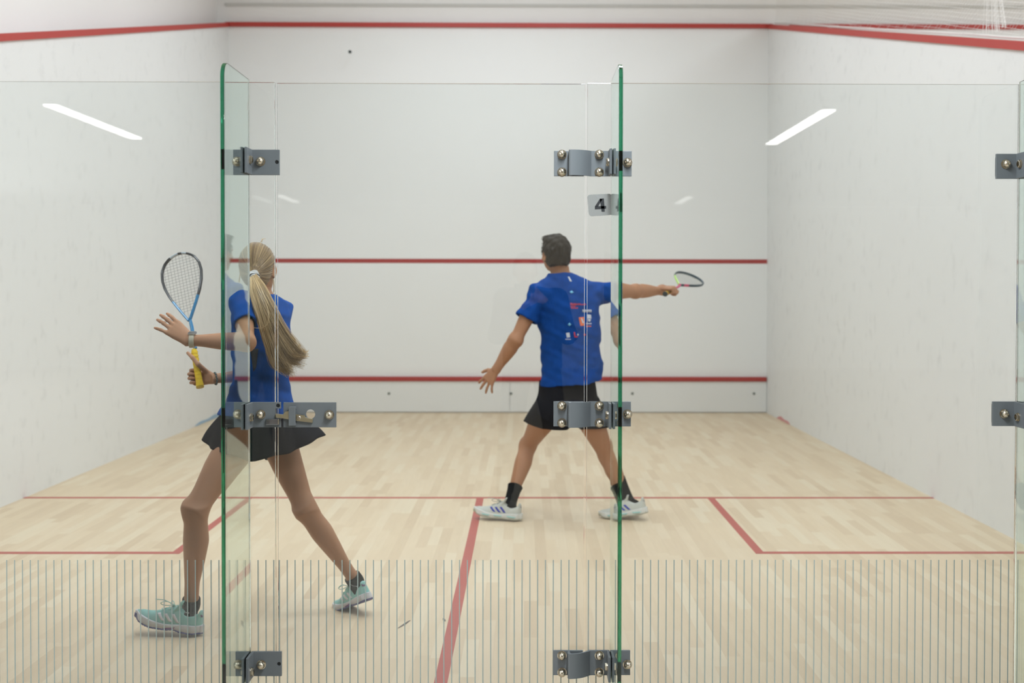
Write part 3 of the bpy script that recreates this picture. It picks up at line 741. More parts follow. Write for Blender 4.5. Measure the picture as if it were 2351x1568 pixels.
def limb_arm(F, sh, el, wr, s, thick=1.0, bend=None):
    sh, el, wr = Vector(sh), Vector(el), Vector(wr); t = thick*s
    a1 = nz(el-sh); a2 = nz(wr-el); out = nz((sh-el).normalized()+(wr-el).normalized()) if (a1-a2).length > .1 else Vector((0, 0, 1))
    sd = a1.cross(out); sd = sd if sd.length > .01 else Vector((1, 0, 0)); Lg = (el-sh).length
    F.op(loft([(sh, .046*t, .050*t), (sh+a1*Lg*.25+out*.004, .043*t, .048*t), (sh+a1*Lg*.55+out*.006, .040*t, .046*t), (sh+a1*Lg*.85, .034*t, .037*t), (el+a1*.01, .033*t, .035*t)], sd), .02)
    F.op(ell(el-out*.006*t, (.033*t, .033*t, .033*t)), .03); Lg = (wr-el).length
    F.op(loft([(el-a2*.01, .031*t, .032*t), (el+a2*Lg*.06, .034*t, .035*t), (el+a2*Lg*.25, .040*t, .041*t), (el+a2*Lg*.45, .036*t, .037*t), (el+a2*Lg*.75, .027*t, .026*t), (wr, .025*t, .020*t)], sd), .03)

def torso_stations(pel, chest, neck, pf, cf, s, female, fat=1.0):
    """stations from crotch to neck base: pel pelvis centre, chest centre, neck base; returns list and the side vector blend"""
    pel, chest, neck = Vector(pel), Vector(chest), Vector(neck)
    ax = nz(neck-pel); Lt = (neck-pel).length; P = lambda t: pel.lerp(chest, min(t/.55, 1)) if t < .55 else chest.lerp(neck, (t-.55)/.45)
    W = ([(-.08, .110, .090), (0, .150, .108), (.12, .145, .104), (.32, .100, .082), (.5, .104, .084), (.68, .120, .090), (.82, .132, .082), (.93, .110, .066), (1.0, .055, .052)] if female else
         [(-.09, .120, .095), (0, .155, .108), (.12, .148, .100), (.32, .130, .092), (.5, .144, .102), (.68, .162, .108), (.82, .190, .102), (.93, .140, .076), (1.0, .066, .060)])
    return [((pel+ax*Lt*t if t < 0 else P(t)), a*s*fat, b*s*fat) for t, a, b in W]
def folds(F, comps, fine=0):
    if fine: comps = list(comps)+[(52, 14, 88, .9, fine*.7, 1.1, .8), (-70, 20, 64, 2.9, fine*.6, .9, 1.0), (30, -12, 130, 1.1, fine*.35, 1.6, 1.1)]
    comps = [(a, b, c, d, e*1.5, f, g) for a, b, c, d, e, f, g in comps]
    def fn(X, Y, Z):
        t = 0
        for (kx, ky, kz, ph, amp, wx, wz) in comps:
            t = t+amp*np.sin(kx*X+ky*Y+kz*Z+ph+wx*np.sin(9*Z+3*X+ph)+wz*np.sin(14*X+7*Y))
        return t
    return F.warp(fn)
def strand_mat(name, c0, c1, c2, rough=.38):
    m = mat(name, c1, rough, spec=.5); a = N(m, 'ShaderNodeAttribute', attribute_name='tone')
    L(m, ramp(m, a.outputs['Fac'], [(0, c0), (.5, c1), (1, c2)]), BS(m).inputs['Base Color']); return m
def decal(target_bvh, pts2d, origin, ex, ez, dirv, mats, name, parent, off=.0007, th=.0005):
    """outline pieces laid on a cloth or shoe: pts2d = list of quads/strips in plane (ex, ez), cast along dirv onto the mesh"""
    mb = MB(); dirv = nz(dirv)
    for mi, quad in pts2d:
        a, b, c, d = [Vector((q[0], q[1], 0)) for q in quad]
        nu = max(1, int(max((b-a).length, (c-d).length)/.006)); nv = max(1, int(max((d-a).length, (c-b).length)/.006)); G = []
        for j in range(nv+1):
            for i in range(nu+1):
                u_, v_ = i/nu, j/nv; p = (a*(1-u_)+b*u_)*(1-v_)+(d*(1-u_)+c*u_)*v_
                w0 = origin+ex*p.x+ez*p.y; h = target_bvh.ray_cast(w0-dirv*.35, dirv, .9)
                G.append(None if h[0] is None else h[0]+h[1]*(off if h[1].dot(dirv) < 0 else -off))
        vs = []; ix = {}; fs = []
        for k, g in enumerate(G):
            if g is not None: ix[k] = len(vs); vs.append(g)
        for j in range(nv):
            for i in range(nu):
                k = [j*(nu+1)+i, j*(nu+1)+i+1, (j+1)*(nu+1)+i+1, (j+1)*(nu+1)+i]
                if all(q in ix for q in k) and (vs[ix[k[0]]]-vs[ix[k[2]]]).length < .03: fs.append(tuple(ix[q] for q in k))
        if fs: mb.add(vs, fs, mi)
    o = mb.build(name, mats, parent, smooth=True); md = o.modifiers.new('thickness', 'SOLIDIFY'); md.thickness = th; md.offset = 0; return o
def bvh_of(o):
    me = o.data; return BVHTree.FromPolygons([o.matrix_basis @ v.co for v in me.vertices] if False else [v.co.copy() for v in me.vertices], [tuple(p.vertices) for p in me.polygons])

# ---- shoes, built once per colouring in their own frame: x towards the toe, y outwards, z up
def shoe_parts(Ls, pal, h=.0025):
    U = [0, .04, .10, .22, .36, .46, .58, .72, .85, .94, 1.0]
    Wd = [.013, .027, .033, .0325, .0320, .036, .0420, .0445, .0385, .027, .010]
    Tp = [.080, .086, .080, .070, .092, .090, .074, .058, .046, .039, .028]
    sc_ = Ls/.27
    def wd(u): return np.interp(u, U, Wd)*sc_
    def tp(u): return np.interp(u, U, Tp)*sc_
    def zb(u): return .004*np.clip((.12-u)/.12, 0, 1)+.020*np.clip((u-.70)/.30, 0, 1)**1.8
    lo = (-.015, -.065, -.01); hi = (Ls+.02, .065, .135)
    Fu = Field(lo, hi, h); X, Y, Z = [(Fu.lo[i]+h*np.arange(Fu.n[i])) for i in range(3)]; X = X[:, None, None]; Y = Y[None, :, None]; Z = Z[None, None, :]
    u = X/Ls; uc = np.clip(u, 0, 1); ends = np.maximum(np.maximum(-u, u-1), 0)*Ls
    bend = .006*np.sin(math.pi*uc)*0
    w_ = wd(uc); base = zb(uc)+.022*sc_; t_ = np.maximum(tp(uc)+zb(uc), base+.010)
    hz = t_-base; zz = np.maximum(Z-base, 0); ex = 2.5
    lean = .78+.22*np.clip(1-zz/np.maximum(hz, .01), 0, 1)
    val = ((np.abs(Y)/(w_*lean))**ex+(zz/hz)**ex)**(1/ex); d = (val-1)*np.minimum(w_, hz)*.9
    Fu.d = np.maximum(np.where(ends > 0, np.hypot(np.maximum(d, 0), ends), d), base-.012-Z).astype(np.float32)
    Fu.op(ell((Ls*.205, 0, .120*sc_), (.054*sc_, .027*sc_, .062*sc_)), .006, 's')
    Fu.op(loft([(V(Ls*.42, 0, .078*sc_), .021*sc_, .008*sc_), (V(Ls*.375, 0, .094*sc_), .021*sc_, .0065*sc_), (V(Ls*.335, 0, .116*sc_), .018*sc_, .0045*sc_)], V(0, 1, 0)), .006)            # tongue
    Fu.op(ell((Ls*.035, 0, .084*sc_), (.007*sc_, .016*sc_, .012*sc_)), .006)          # heel tab
    Fm = Field(lo, hi, h); wv = w_+.0055*sc_+.002*np.sin(uc*22)*pal.get('wavy', 0)
    top = (.030+.006*np.clip((.25-uc)/.25, 0, 1)+.004*np.sin(uc*math.pi*3))*sc_+zb(uc)*.9; bot = zb(uc)+.005
    bot = bot+pal.get('wavy', 0)*.004*np.abs(np.sin(uc*math.pi*3.5))
    re = .013*sc_; rd = np.sqrt(np.clip(1-(ends/re)**2, 0, 1))
    Fm.d = np.maximum(np.maximum(np.abs(Y)-wv*rd+.15*np.abs(Z-.02), np.maximum(Z-top, bot-Z)), ends-re).astype(np.float32)
    Fo = Field(lo, hi, h); tread = zb(uc)+.0015*(np.sin(X*520) > 0)
    arch = .006*np.clip(1-np.abs(uc-.38)/.10, 0, 1); toe_up = .012*np.clip((uc-.93)/.07, 0, 1)
    do = np.maximum(np.abs(Y)-(wv+.0015)*rd, np.maximum(Z-(zb(uc)+.0075+toe_up+arch*.6), tread+arch-Z)); Fo.d = np.maximum(do, ends-re-.0005).astype(np.float32)
    return Fu, Fm, Fo
SHOE_CACHE = {}
def make_shoe(parent, Mw, Ls, key, pal, stripe_side, label=None, loops=True):
    """Mw: matrix from shoe frame to world"""
    if (key, Ls) not in SHOE_CACHE: SHOE_CACHE[(key, Ls)] = shoe_parts(Ls, pal)
    Fu, Fm, Fo = SHOE_CACHE[(key, Ls)]; sc_ = Ls/.27
    up = Fu.build('shoe', pal['upper'], parent, smooth_it=1); bv = bvh_of(up)
    parts = [up]
    for F_, nm, mt in ((Fm, 'midsole', pal['mid']), (Fo, 'outsole', pal['out'])):
        parts.append(F_.build(nm, mt, up, smooth_it=1))
    for sg in (1, -1):
        q = []
        for k in range(3):
            x0 = Ls*(.40+.095*k); q.append((0, [(x0+.030*sc_, .064*sc_-.004*k), (x0+.046*sc_, .060*sc_-.004*k), (x0+.016*sc_, .036*sc_), (x0-.001*sc_, .036*sc_)]))
        q = [(0, [(a[0]-(.032*sc_ if True else 0)+.0*k, a[1]) for a in quad]) for _, quad in q]
        # the bars lean back towards the ankle as they rise
        q = [(0, [(Ls*(.40+.108*k), .068*sc_-.003*k), (Ls*(.448+.108*k), .066*sc_-.004*k), (Ls*(.348+.108*k), .037*sc_), (Ls*(.296+.108*k), .037*sc_)]) for k in range(3)]
        parts.append(decal(bv, q, Vector((0, 0, 0)), Vector((1, 0, 0)), Vector((0, 0, 1)), Vector((0, -sg, 0)), [pal['stripe']], 'side_stripes', up))
        # coloured insert in the sole
        if 'insert' in pal:
            bm_ = bvh_of(parts[1])
            parts.append(decal(bm_, [(0, [(Ls*.34, .020), (Ls*.52, .011), (Ls*.50, .007), (Ls*.40, .007)])], Vector((0, 0, 0)), Vector((1, 0, 0)), Vector((0, 0, 1)), Vector((0, -sg, 0)), [pal['insert']], 'sole_insert', up))
        if 'pods' in pal:
            bm_ = bvh_of(parts[1]); q = [(0, [(Ls*a, .024), (Ls*(a+w2), .026), (Ls*(a+w2*.85), .016), (Ls*(a+w2*.2), .015)]) for a, w2 in ((.06, .22), (.36, .2), (.62, .2))]
            parts.append(decal(bm_, q, Vector((0, 0, 0)), Vector((1, 0, 0)), Vector((0, 0, 1)), Vector((0, -sg, 0)), [pal['pods']], 'sole_insert', up))
    mb = MB()
    def top(x, y=0):
        h = bv.ray_cast(Vector((x, y, .2)), Vector((0, 0, -1))); return (h[0].z if h[0] else .06)+.002
    for k in range(5):
        x = Ls*(.42+.055*k); hw = (.019-.0012*k)*sc_
        mb.tube([(x+(.006 if k % 2 else -.006)*(yy/hw), yy, top(x, yy)) for yy in np.linspace(-hw, hw, 7)], .0028, 5)
    if loops:
        b = Vector((Ls*.45, .004, top(Ls*.45)+.003))
        for pts in ([(0, 0, 0), (.03, .010, .014), (.055, .018, .006), (.04, .012, -.004), (0, 0, 0)], [(0, 0, 0), (.045, -.004, .012), (.090, -.006, .008)], [(0, 0, 0), (.018, -.022, .010), (.032, -.032, -.008), (.012, -.022, -.004), (0, 0, 0)]):
            mb.tube(catmull([b+Vector(p) for p in pts], 14), .0018, 5)
        mb.lathe([(.001, -.004), (.004, -.002), (.004, .002), (.001, .004)], b, (0, 1, 0), 8)
    parts.append(mb.build('laces', pal['lace'], up, smooth=True))
    # heel badge: little triangle of three slanting bars
    q = [(0, [(-.010+.007*k, -.004), (-.004+.007*k, -.004), (-.001+.007*k, .000+.0035*k), (-.004+.007*k, .001+.0035*k)]) for k in range(3)]
    parts.append(decal(bv, q, Vector((0, 0, .074*sc_)), Vector((0, 1, 0)), Vector((0, 0, 1)), Vector((1, 0, 0)), [pal['badge']], 'heel_badge', up))
    q = [(0, [(-.010+.007*k, -.004), (-.004+.007*k, -.004), (-.001+.007*k, .000+.0035*k), (-.004+.007*k, .001+.0035*k)]) for k in range(3)]
    for p in parts:
        p.data.transform(Mw)
    if label: up['label'] = label
    return up
def shoe_matrix(heel, dirh, pitch=0, roll=0, piv=0.0):
    """heel: world point of the sole under the heel; dirh horizontal toe direction; pitch>0 raises the toe"""
    x = nz((dirh[0], dirh[1], 0)); z = Vector((0, 0, 1)); y = z.cross(x); R = Matrix((x, y, z)).transposed()
    R = R @ Matrix.Rotation(math.radians(-pitch), 3, 'Y') @ Matrix.Rotation(math.radians(roll), 3, 'X'); Mx = R.to_4x4(); Mx.translation = Vector(heel)
    return Mx

# ------------------------------------------------------------------ rackets
def racket(butt, tip, nrm, label, cols, grip_m, loc_name='squash_racket', headw=.105, string_m=None, Lr=.685):
    """butt -> tip axis; nrm the string plane's normal; cols = function(angle) -> material index"""
    butt, tip = Vector(butt), Vector(tip); a = nz(tip-butt); n = nz(Vector(nrm)-a*Vector(nrm).dot(a)); sd = a.cross(n)
    root = empty('squash_racket', butt, label, 'racket')
    Lt = (tip-butt).length; k = Lt/Lr; P = lambda x, y, z=0: butt+a*(x*k)+sd*y+n*z
    y0, y1 = .335, .685; ymid = .55; hw = headw
    outl = []
    for i in range(72):       # teardrop head: starts at the throat, round at the tip
        t = 2*math.pi*i/72; c = .5-.5*math.cos(t); x = y0+(y1-y0)*c
        w2 = hw*math.copysign(1, math.sin(t)+1e-9)*float(np.interp(c, [0, .012, .10, .25, .40, .55, .68, .80, .90, .96, .99, 1], [.02, .05, .22, .50, .76, .94, 1.0, .95, .76, .50, .25, 0]))
        outl.append((x, w2))
    mats_, cf = cols; mb = MB()
    n_ = len(outl)
    for i in range(n_):
        p, q = outl[i], outl[(i+1) % n_]; t = (i+.5)/n_
        mb.tube([P(*p), P(*q)], .0058, 8, mi=cf(t), side=n, flat=1.7, cap=False)
    mb.build('racket_frame', mats_, root, smooth=True)
    mb = MB(); mb.tube([P(.345, .004), P(.30, .0075), P(.22, .006), P(.19, .007)], [.007, .0085, .008, .009], 10, mi=0); mb.build('shaft', [mats_[cf(.02)]], root, smooth=True)
    mb = MB(); mb.tube([P(0, 0), P(.004, 0), P(.012, 0), P(.03, 0), P(.175, 0), P(.19, 0)], [.013, .0175, .0175, .0152, .0145, .010], 12)
    g = mb.build('grip', grip_m[0], root, smooth=True)
    mb = MB()
    for i in range(9): mb.tube([P(.02+.018*i+.010*(j/12), .0153*math.cos(2*math.pi*j/12), .0153*math.sin(2*math.pi*j/12)) for j in range(13)], .0011, 4)
    mb.build('grip_wrap', grip_m[0], g)
    MB().tube([P(-.004, 0), P(.003, 0)], [.0175, .0182], 12).build('butt_cap', grip_m[1], root)
    mb = MB(); st = string_m
    def wid(x):
        best = 0
        for i in range(n_//2):
            (xa, wa), (xb, wb) = outl[i], outl[i+1]
            if xa <= x <= xb and xb > xa: best = abs(wa+(wb-wa)*(x-xa)/(xb-xa))
        return best
    for i in range(-5, 6):     # mains fan a little out of the throat
        y = i*.0165; xs = [x for x in np.linspace(y0, y1, 90) if wid(x) > abs(y)]
        if len(xs) > 1: mb.tube([P(xs[0], y), P(xs[-1], y)], .0007, 4)
    for x in np.arange(y0+.05, y1-.01, .0145):
        w2 = wid(x); mb.tube([P(x, -w2), P(x, w2)], .0006, 4)
    mb.build('strings', string_m, root); return root, P
# ================================================================== the woman
S = .97
def mk_woman():
    root = empty('person', (at_floor(585, 1430).x, 1.35, 0), 'woman with a long blond ponytail in a blue shirt and black skirt, lunging left', 'person')
    skin = skin_mat('skin_woman', (.46, .25, .145))
    pf, pr = person_frame(48); cf, cr = person_frame(36)
    pel = at(594, 985, 1.38); neck = at(597, 672, 1.36); chest = at(597, 800, 1.34); Hc = at(592, 618, 1.345)
    shl = at(556, 702, 1.25); shr = at(641, 712, 1.46)
    ell_ = at(566, 785, 1.04); wrl = at(432, 781, 1.02); elr = at(612, 855, 1.62); wrr = at(487, 870, 1.50)
    hpl = at(562, 992, 1.34); hpr = at(632, 992, 1.44); knl = at(449, 1168, 1.10); knr = at(701, 1168, 1.36)
    anl = at(440, 1378, 1.24); anr = at(811, 1326, 1.50)
    cols = []; allp = [pel, neck, Hc, shl, shr, ell_, wrl, elr, wrr, knl, knr, anl, anr]
    lo = np.min([tuple(p) for p in allp], 0)-.16; hi = np.max([tuple(p) for p in allp], 0)+.16; lo[0] -= .08; lo[2] = max(lo[2]+.05, 0)
    F = Field(lo, hi, .004)
    st = torso_stations(pel, chest, neck, pf, cf, S, True)
    F.op(loft(st[:5], pr), .02); F.op(loft(st[3:], cr), .04)
    for sh in (shl, shr): F.op(cone(chest.lerp(neck, .75), sh, .050*S, .044*S), .03)
    F.op(loft([(neck-V(0, 0, .03), .050, .050), (neck+V(0, .01, .03), .046, .048), (Hc-V(0, .01, .03), .048, .052)], (1, 0, 0)), .02)
    hf = V(.14, .97, .10); R = build_head(F, Hc, hf, V(-.03, -.08, 1), S*1.0, cols, True)
    limb_leg(F, hpl, knl, anl, V(-.80, .60, 0), S, 1.02); limb_leg(F, hpr, knr, anr, V(-.45, .80, 0), S, .97)
    for a in (hpl, hpr): F.op(ell(a-pf*.03+V(0, 0, .02), (.080, .085, .095)), .03)
    limb_arm(F, shl, ell_, wrl, S, .98); limb_arm(F, shr, elr, wrr, S, .96)
    # left hand open, palm away; right hand closed round the grip
    f = nz(at(385, 741, 1.03)-wrl)
    hand(F, wrl, f, V(-.25, .85, -.45), V(.35, .45, .70), .95, curl=((8, 12, 10), (2, 14, 10), (4, 14, 10), (0, 12, 8)), cols=cols, splay=(5, 1, -2, -17), thumb_pts=[wrl+f*.045+V(.01, .035, -.005), wrl+f*.075+V(.0, .055, -.01), wrl+f*.095+V(-.01, .065, -.015)])
    gb = at(460, 888, 1.47); gt = at(410, 583, 1.66); ga = nz(gt-gb)
    grip_c = gb+ga*.075
    hd = nz(grip_c+V(.012, .020, 0)-wrr)
    palm_w = wrr
    tp = [grip_c+ga*.035+V(.014, -.022, .0), grip_c+ga*.060+V(-.006, -.024, .006), grip_c+ga*.082+V(-.026, -.018, .006)]
    hand(F, palm_w+V(0, .018, 0), V(-.93, .10, .05), V(-.10, -1, 0), ga, .90, curl=((52, 78, 50), (56, 82, 52), (60, 84, 52), (62, 84, 52)), cols=cols, splay=(2, 0, -3, -6), thumb_pts=tp)
    body = F.build('body', skin, root, colors=cols)
    # ---- shirt
    sm = cloth_mat('shirt_blue_woman', (.008, .068, .30), .6, .12, wrinkle=.45)
    Fs = Field(np.array(tuple(pel))-(.30, .34, .10), np.array(tuple(neck))+(.34, .36, .12), .0045)
    st2 = [(pel+V(0, 0, .045)-cf*.01, .168*S, .128*S)]+[(p-cf*.004, a, b) for p, a, b in st[2:-1]]+[(st[-1][0]-V(0, 0, .008), .062, .060)]
    st2 = [(at(594, 948, 1.36), .166*S, .140*S), (pel.lerp(chest, .36), .146*S, .122*S), (pel.lerp(chest, .6), .118*S, .100*S), (chest, .124*S, .104*S)]+st2[-3:]
    Fs.op(loft(st2, cr, 2.2, grow=.010), .02)
    for sh, el in ((shl, ell_), (shr, elr)):
        Fs.op(cone(chest.lerp(neck, .78), sh, .062*S, .056*S), .035); d = nz(el-sh)
        Fs.op(loft([(sh-d*.02, .056, .058), (sh+d*.05, .054, .056), (sh+d*.10, .054, .055), (sh+d*.145, .056, .056)], d.cross(V(0, 0, 1)) if abs(d.z) < .95 else V(1, 0, 0)), .03)
    folds(Fs, [(20, 10, 34, .3, .0018, 1.2, .8), (-34, 12, 22, 1.7, .0014, 1.0, .9)], .0013)
    for sh, el in ((shl, ell_), (shr, elr)):
        d = nz(el-sh); e = sh+d*.145; Fs.op(cone(e-d*.004, e+d*.06, .0455, .052), .003, 's')
    Fs.op(loft([(neck+V(0, .0, -.012), .050, .052), (neck+V(0, 0, .05), .062, .060)], (1, 0, 0)), .004, 's')
    shirt = Fs.build('shirt', sm, root); bv = bvh_of(shirt)
    # dark side panel under the near arm and the white sleeve letters
    o = at(581, 828, 1.2); q = [(0, [(-.016, .050), (.018, .050), (.006, -.030), (-.006, -.050)])]
    decal(bv, q, o, V(1, 0, 0), V(0, 0, 1), V(0, 1, 0), [mat('black_side_panel', (.012, .012, .02), .7)], 'side_panel', shirt, off=.0008)
    o = at(659, 751, 1.4); q = [(0, [(-.020, .018), (-.015, .018), (-.008, -.018), (-.013, -.018)]), (0, [(-.002, .016), (.003, .016), (.006, -.018), (.001, -.018)]), (0, [(.001, -.013), (.016, -.012), (.016, -.017), (.001, -.018)])]
    decal(bv, q, o, V(1, 0, 0), V(0, 0, 1), V(0, 1, 0), [mat('white_print', (.62, .66, .74), .6)], 'sleeve_print', shirt, off=.0008)
    # ---- skirt: flared, pleated and blown out to the right
    km = cloth_mat('skirt_black', (.010, .011, .016), .65, .2)
    wc = pel+V(.004, 0, .092); mb = MB(); n = 200; rows = 20
    for j in range(rows):
        t = j/(rows-1)
        for i in range(n):
            a = 2*math.pi*i/n; dx, dy = math.cos(a), math.sin(a)     # a=0 is to the right
            sway = max(0, math.cos(a-.15))**1.5
            lft = max(0, math.cos(a-math.pi-.35))**2
            rr_ = (.142+.010*abs(dy))*(1-t)**3+(1-(1-t)**3)*(.184+.098*sway*t+.010*lft*t+.045*t*max(0, math.cos(a-math.radians(222)))**3)
            rr_ *= 1+.05*t*math.sin(7*a+.8+2*t)+.025*t*math.sin(16*a+2.1)
            dep = .90+.04*t; drop = .166+.040*max(0, -math.sin(a-.15))+.007*math.sin(7*a)-.055*sway-.040*lft
            x = wc.x+dx*rr_; y = wc.y+dy*rr_*dep
            mb.v.append((x+.0*t, y, wc.z-drop*t**.95)); mb.tone.append(1)
    for j in range(rows-1):
        for i in range(n): mb.f.append((j*n+i, j*n+(i+1) % n, (j+1)*n+(i+1) % n, (j+1)*n+i)); mb.mi.append(0)
    sk = mb.build('skirt', km, root, smooth=True, angle=80); md = sk.modifiers.new('thickness', 'SOLIDIFY'); md.thickness = .003; md.offset = 1
    # shorts under it
    Fk = Field(np.array(tuple(pel))-(.26, .26, .24), np.array(tuple(pel))+(.26, .26, .14), .005)
    Fk.op(loft(st[:4], pr, 2.1, .008), .02)
    for hp, kn in ((hpl, knl), (hpr, knr)):
        d = nz(kn-hp); Fk.op(loft([(hp-d*.03, .090*S, .094*S), (hp+d*.06, .089*S, .093*S), (hp+d*.10, .086*S, .090*S)], d.cross(V(0, 1, 0))), .03)
    Fk.build('shorts', km, root)
    # ---- hair
    hm = strand_mat('hair_blond', (.17, .11, .055), (.50, .355, .18), (.86, .66, .38)); r, f_, u = R; s = S
    HP = lambda a, b, c: Hc+(r*a+f_*b+u*c)*s
    tie = at(581, 628, 1.235)
    Fh = Field(np.array(tuple(Hc))-.16, np.array(tuple(Hc))+.16, .004)
    Fh.op(ell(HP(0, -.014, .032), (.080*s, .099*s, .089*s), R), .01); Fh.op(ell(HP(0, -.030, -.015), (.070*s, .072*s, .070*s), R), .02)
    Fh.op(cone(HP(0, -.085, -.01), tie, .034, .020), .03)
    H0 = Hc.copy()
    def hair_clip(X, Y, Z):
        dx, dy, dz = X-H0.x, Y-H0.y, Z-H0.z; b = dx*f_.x+dy*f_.y+dz*f_.z; c = dx*u.x+dy*u.y+dz*u.z
        return np.maximum(b-(.012+.95*np.maximum(c, -.03)), -.070-c)*.7
    Fh.clip(hair_clip); hcap = Fh.build('hair', mat('hair_base', (.17, .12, .065), .5), root); bvc = bvh_of(hcap)
    mb = MB(); cen = HP(0, -.012, .015)
    for k in range(900):
        # combed strands: from the hairline back to the tie
        th = random.uniform(-1.35, 1.35); el = random.uniform(-.9, 1.5)
        d0 = (r*math.sin(th)*math.cos(el)+f_*math.cos(th)*math.cos(el)*random.uniform(.1, 1.0)+u*math.sin(el)).normalized()
        if d0.dot(f_) > .97: continue
        d1 = (tie-cen).normalized(); pts = []; w0 = random.uniform(-.0006, .0022); n_ = 13
        for i in range(n_):
            t = i/(n_-1); om = d0.angle(d1); d = (d0*math.sin((1-t)*om)+d1*math.sin(t*om))/max(math.sin(om), 1e-3); d.normalize()
            h = bvc.ray_cast(cen+d*.3, -d, .35)
            if h[0] is None: continue
            pts.append(h[0]+d*w0)
        if len(pts) < 5: continue
        mb.tube(pts, [.0007+.0009*math.sin(math.pi*(i+.6)/len(pts)) for i in range(len(pts))], 4, tone=min(1, max(0, random.gauss(.04+.22*math.sin(th*9+el*4), .12))))
    # ponytail: locks that fan out and lift to the right at the ends
    ctrl = [(581, 634, 1.215), (592, 668, 1.175), (612, 720, 1.15), (634, 775, 1.16), (662, 826, 1.19)]
    for k in range(1500):
        g = random.random(); ph = random.uniform(0, 2*math.pi); rr0 = math.sqrt(random.random())
        e = random.gauss(0, 1); e = max(-1.25, min(1.55, e)); ln = random.uniform(.78, 1.0)
        pts = []
        for i, (px, py, Y) in enumerate(ctrl):
            t = i/(len(ctrl)-1); wdt = (9, 20, 24, 28, 34)[i]; dep = (.016, .030, .032, .034, .036)[i]
            c = at(px, py, Y)
            lat = math.cos(ph)*rr0*wdt*(1-.5*t)+e*wdt*.62*t
            pts.append(at(px+lat*.86, py-lat*.44+random.uniform(-2, 2), Y+math.sin(ph)*rr0*dep))
        # the tip keeps curling: upper locks stream right, lower ones hang
        if e > .5: tip = (718-random.uniform(0, 22), 804+(1.5-e)*16+random.uniform(-8, 8), 1.24)
        elif e > -.35: tip = (712-random.uniform(0, 34)+e*8, 838+random.uniform(-16, 14)-e*14, 1.20)
        else: tip = (694+e*12-random.uniform(0, 22), 866+random.uniform(-18, 8), 1.17)
        pts.append(at(*tip)); C_ = catmull(pts, 26); C_ = C_[:max(8, int(26*ln))]
        wob = random.uniform(0, 6); C_ = [p+V(.0025*math.sin(i*.7+wob), .002*math.cos(i*.6+wob), 0)*(i/26) for i, p in enumerate(C_)]
        m_ = len(C_); mb.tube(C_, [.00125*(1-.75*(i/m_)**2) for i in range(m_)], 4, tone=min(1, max(0, random.gauss(.52+.28*math.sin(ph*2+e*5), .13))), cap=False)
    for (pp) in ([(590, 650, 1.19), (612, 700, 1.12), (617, 735, 1.10), (604, 752, 1.10), (573, 752, 1.12)], [(624, 628, 1.36), (629, 650, 1.36), (628, 672, 1.37)], [(600, 556, 1.33), (604, 549, 1.33), (609, 548, 1.34)], [(548, 628, 1.36), (545, 648, 1.36)]):
        for q in range(4): mb.tube(catmull([at(a+random.uniform(-2, 2), b, c+random.uniform(-.01, .01)) for a, b, c in pp], 14), .0009, 4, tone=random.uniform(.4, .9), cap=False)
    mb.build('hair_strands', hm, hcap, smooth=True, tones=True)
    mb = MB(); td = nz(at(592, 668, 1.175)-tie); bs = td.cross(V(0, 1, 0)).normalized(); bt = td.cross(bs)
    for k in range(5): mb.tube([tie+td*(.003+.006*k)+(bs*math.cos(a)+bt*math.sin(a))*(.0205+.002*math.sin(3*a+k)) for a in np.linspace(0, 2*math.pi, 25)[:-1]], .0034, 6, closed=True, mi=k % 2 if k == 3 else 0)
    mb.build('hair_tie', [mat('silver_elastic', (.62, .62, .60), .35), mat('dark_elastic', (.03, .03, .03), .6)], root, smooth=True)
    # ---- watch and bracelet
    def band(p, q, r0, wd, th_, m, name, par):
        a = nz(q-p); Fb = Field(np.array(tuple(p))-.05, np.array(tuple(p))+.05, .0018)
        Fb.op(loft([(p-a*wd/2, r0+th_, r0*.86+th_), (p+a*wd/2, r0+th_, r0*.86+th_)], a.cross(V(0, 1, 0))), .002)
        Fb.op(cone(p-a*.04, p+a*.04, r0*.80, r0*.80), .002, 's'); return Fb.build(name, m, par)
    wp = wrl.lerp(ell_, .075); wa = nz(ell_-wrl); wt = band(wp, wp+wa, .0275, .020, .0035, mat('cream_strap', (.55, .50, .38), .6), 'watch_strap', root)
    up_ = nz(V(.15, -.12, 1)-wa*V(.15, -.12, 1).dot(wa)); sd = wa.cross(up_)
    Mw_ = Matrix((wa, sd, up_)).transposed().to_4x4(); Mw_.translation = wp+up_*.029
    MB().box((-.015, -.018, -.004), (.015, .018, .006), 0, Mw_).build('watch_case', mat('steel_case', (.35, .35, .36), .25, 1.0), wt, bevel=.003)
    MB().box((-.0125, -.0155, .0055), (.0125, .0155, .0068), 0, Mw_).build('watch_screen', mat('watch_glass', (.03, .035, .04), .08), wt, bevel=.001)
    bp_ = wrr.lerp(elr, .06); ba = nz(elr-wrr); Fb_mb = MB()
    b1 = nz(ba.cross(V(0, 1, 0))); b2 = ba.cross(b1)
    for k in range(22):
        a = 2*math.pi*k/22; c = bp_+(b1*math.cos(a)*.027+b2*math.sin(a)*.025)+ba*.002*(k % 2)
        Fb_mb.lathe([(.0001, -.0042), (.003, -.003), (.0044, 0), (.003, .003), (.0001, .0042)], c, b1*math.cos(a)+b2*math.sin(a)+V(0, 0, .01), 8)
    Fb_mb.build('bracelet', mat('green_grey_beads', (.10, .14, .13), .5), root, smooth=True)
    # ---- shoes and socks
    pal = dict(upper=cloth_mat('mint_mesh', (.33, .60, .56), .7, .10), mid=mat('midsole_white', (.66, .66, .69), .55), out=mat('outsole_indigo', (.055, .055, .20), .5), stripe=mat('stripe_white', (.74, .73, .76), .5),
               lace=mat('lace_mint', (.42, .66, .60), .6), badge=mat('badge_purple', (.16, .03, .18), .5), insert=mat('insert_purple', (.16, .03, .20), .4), wavy=0)
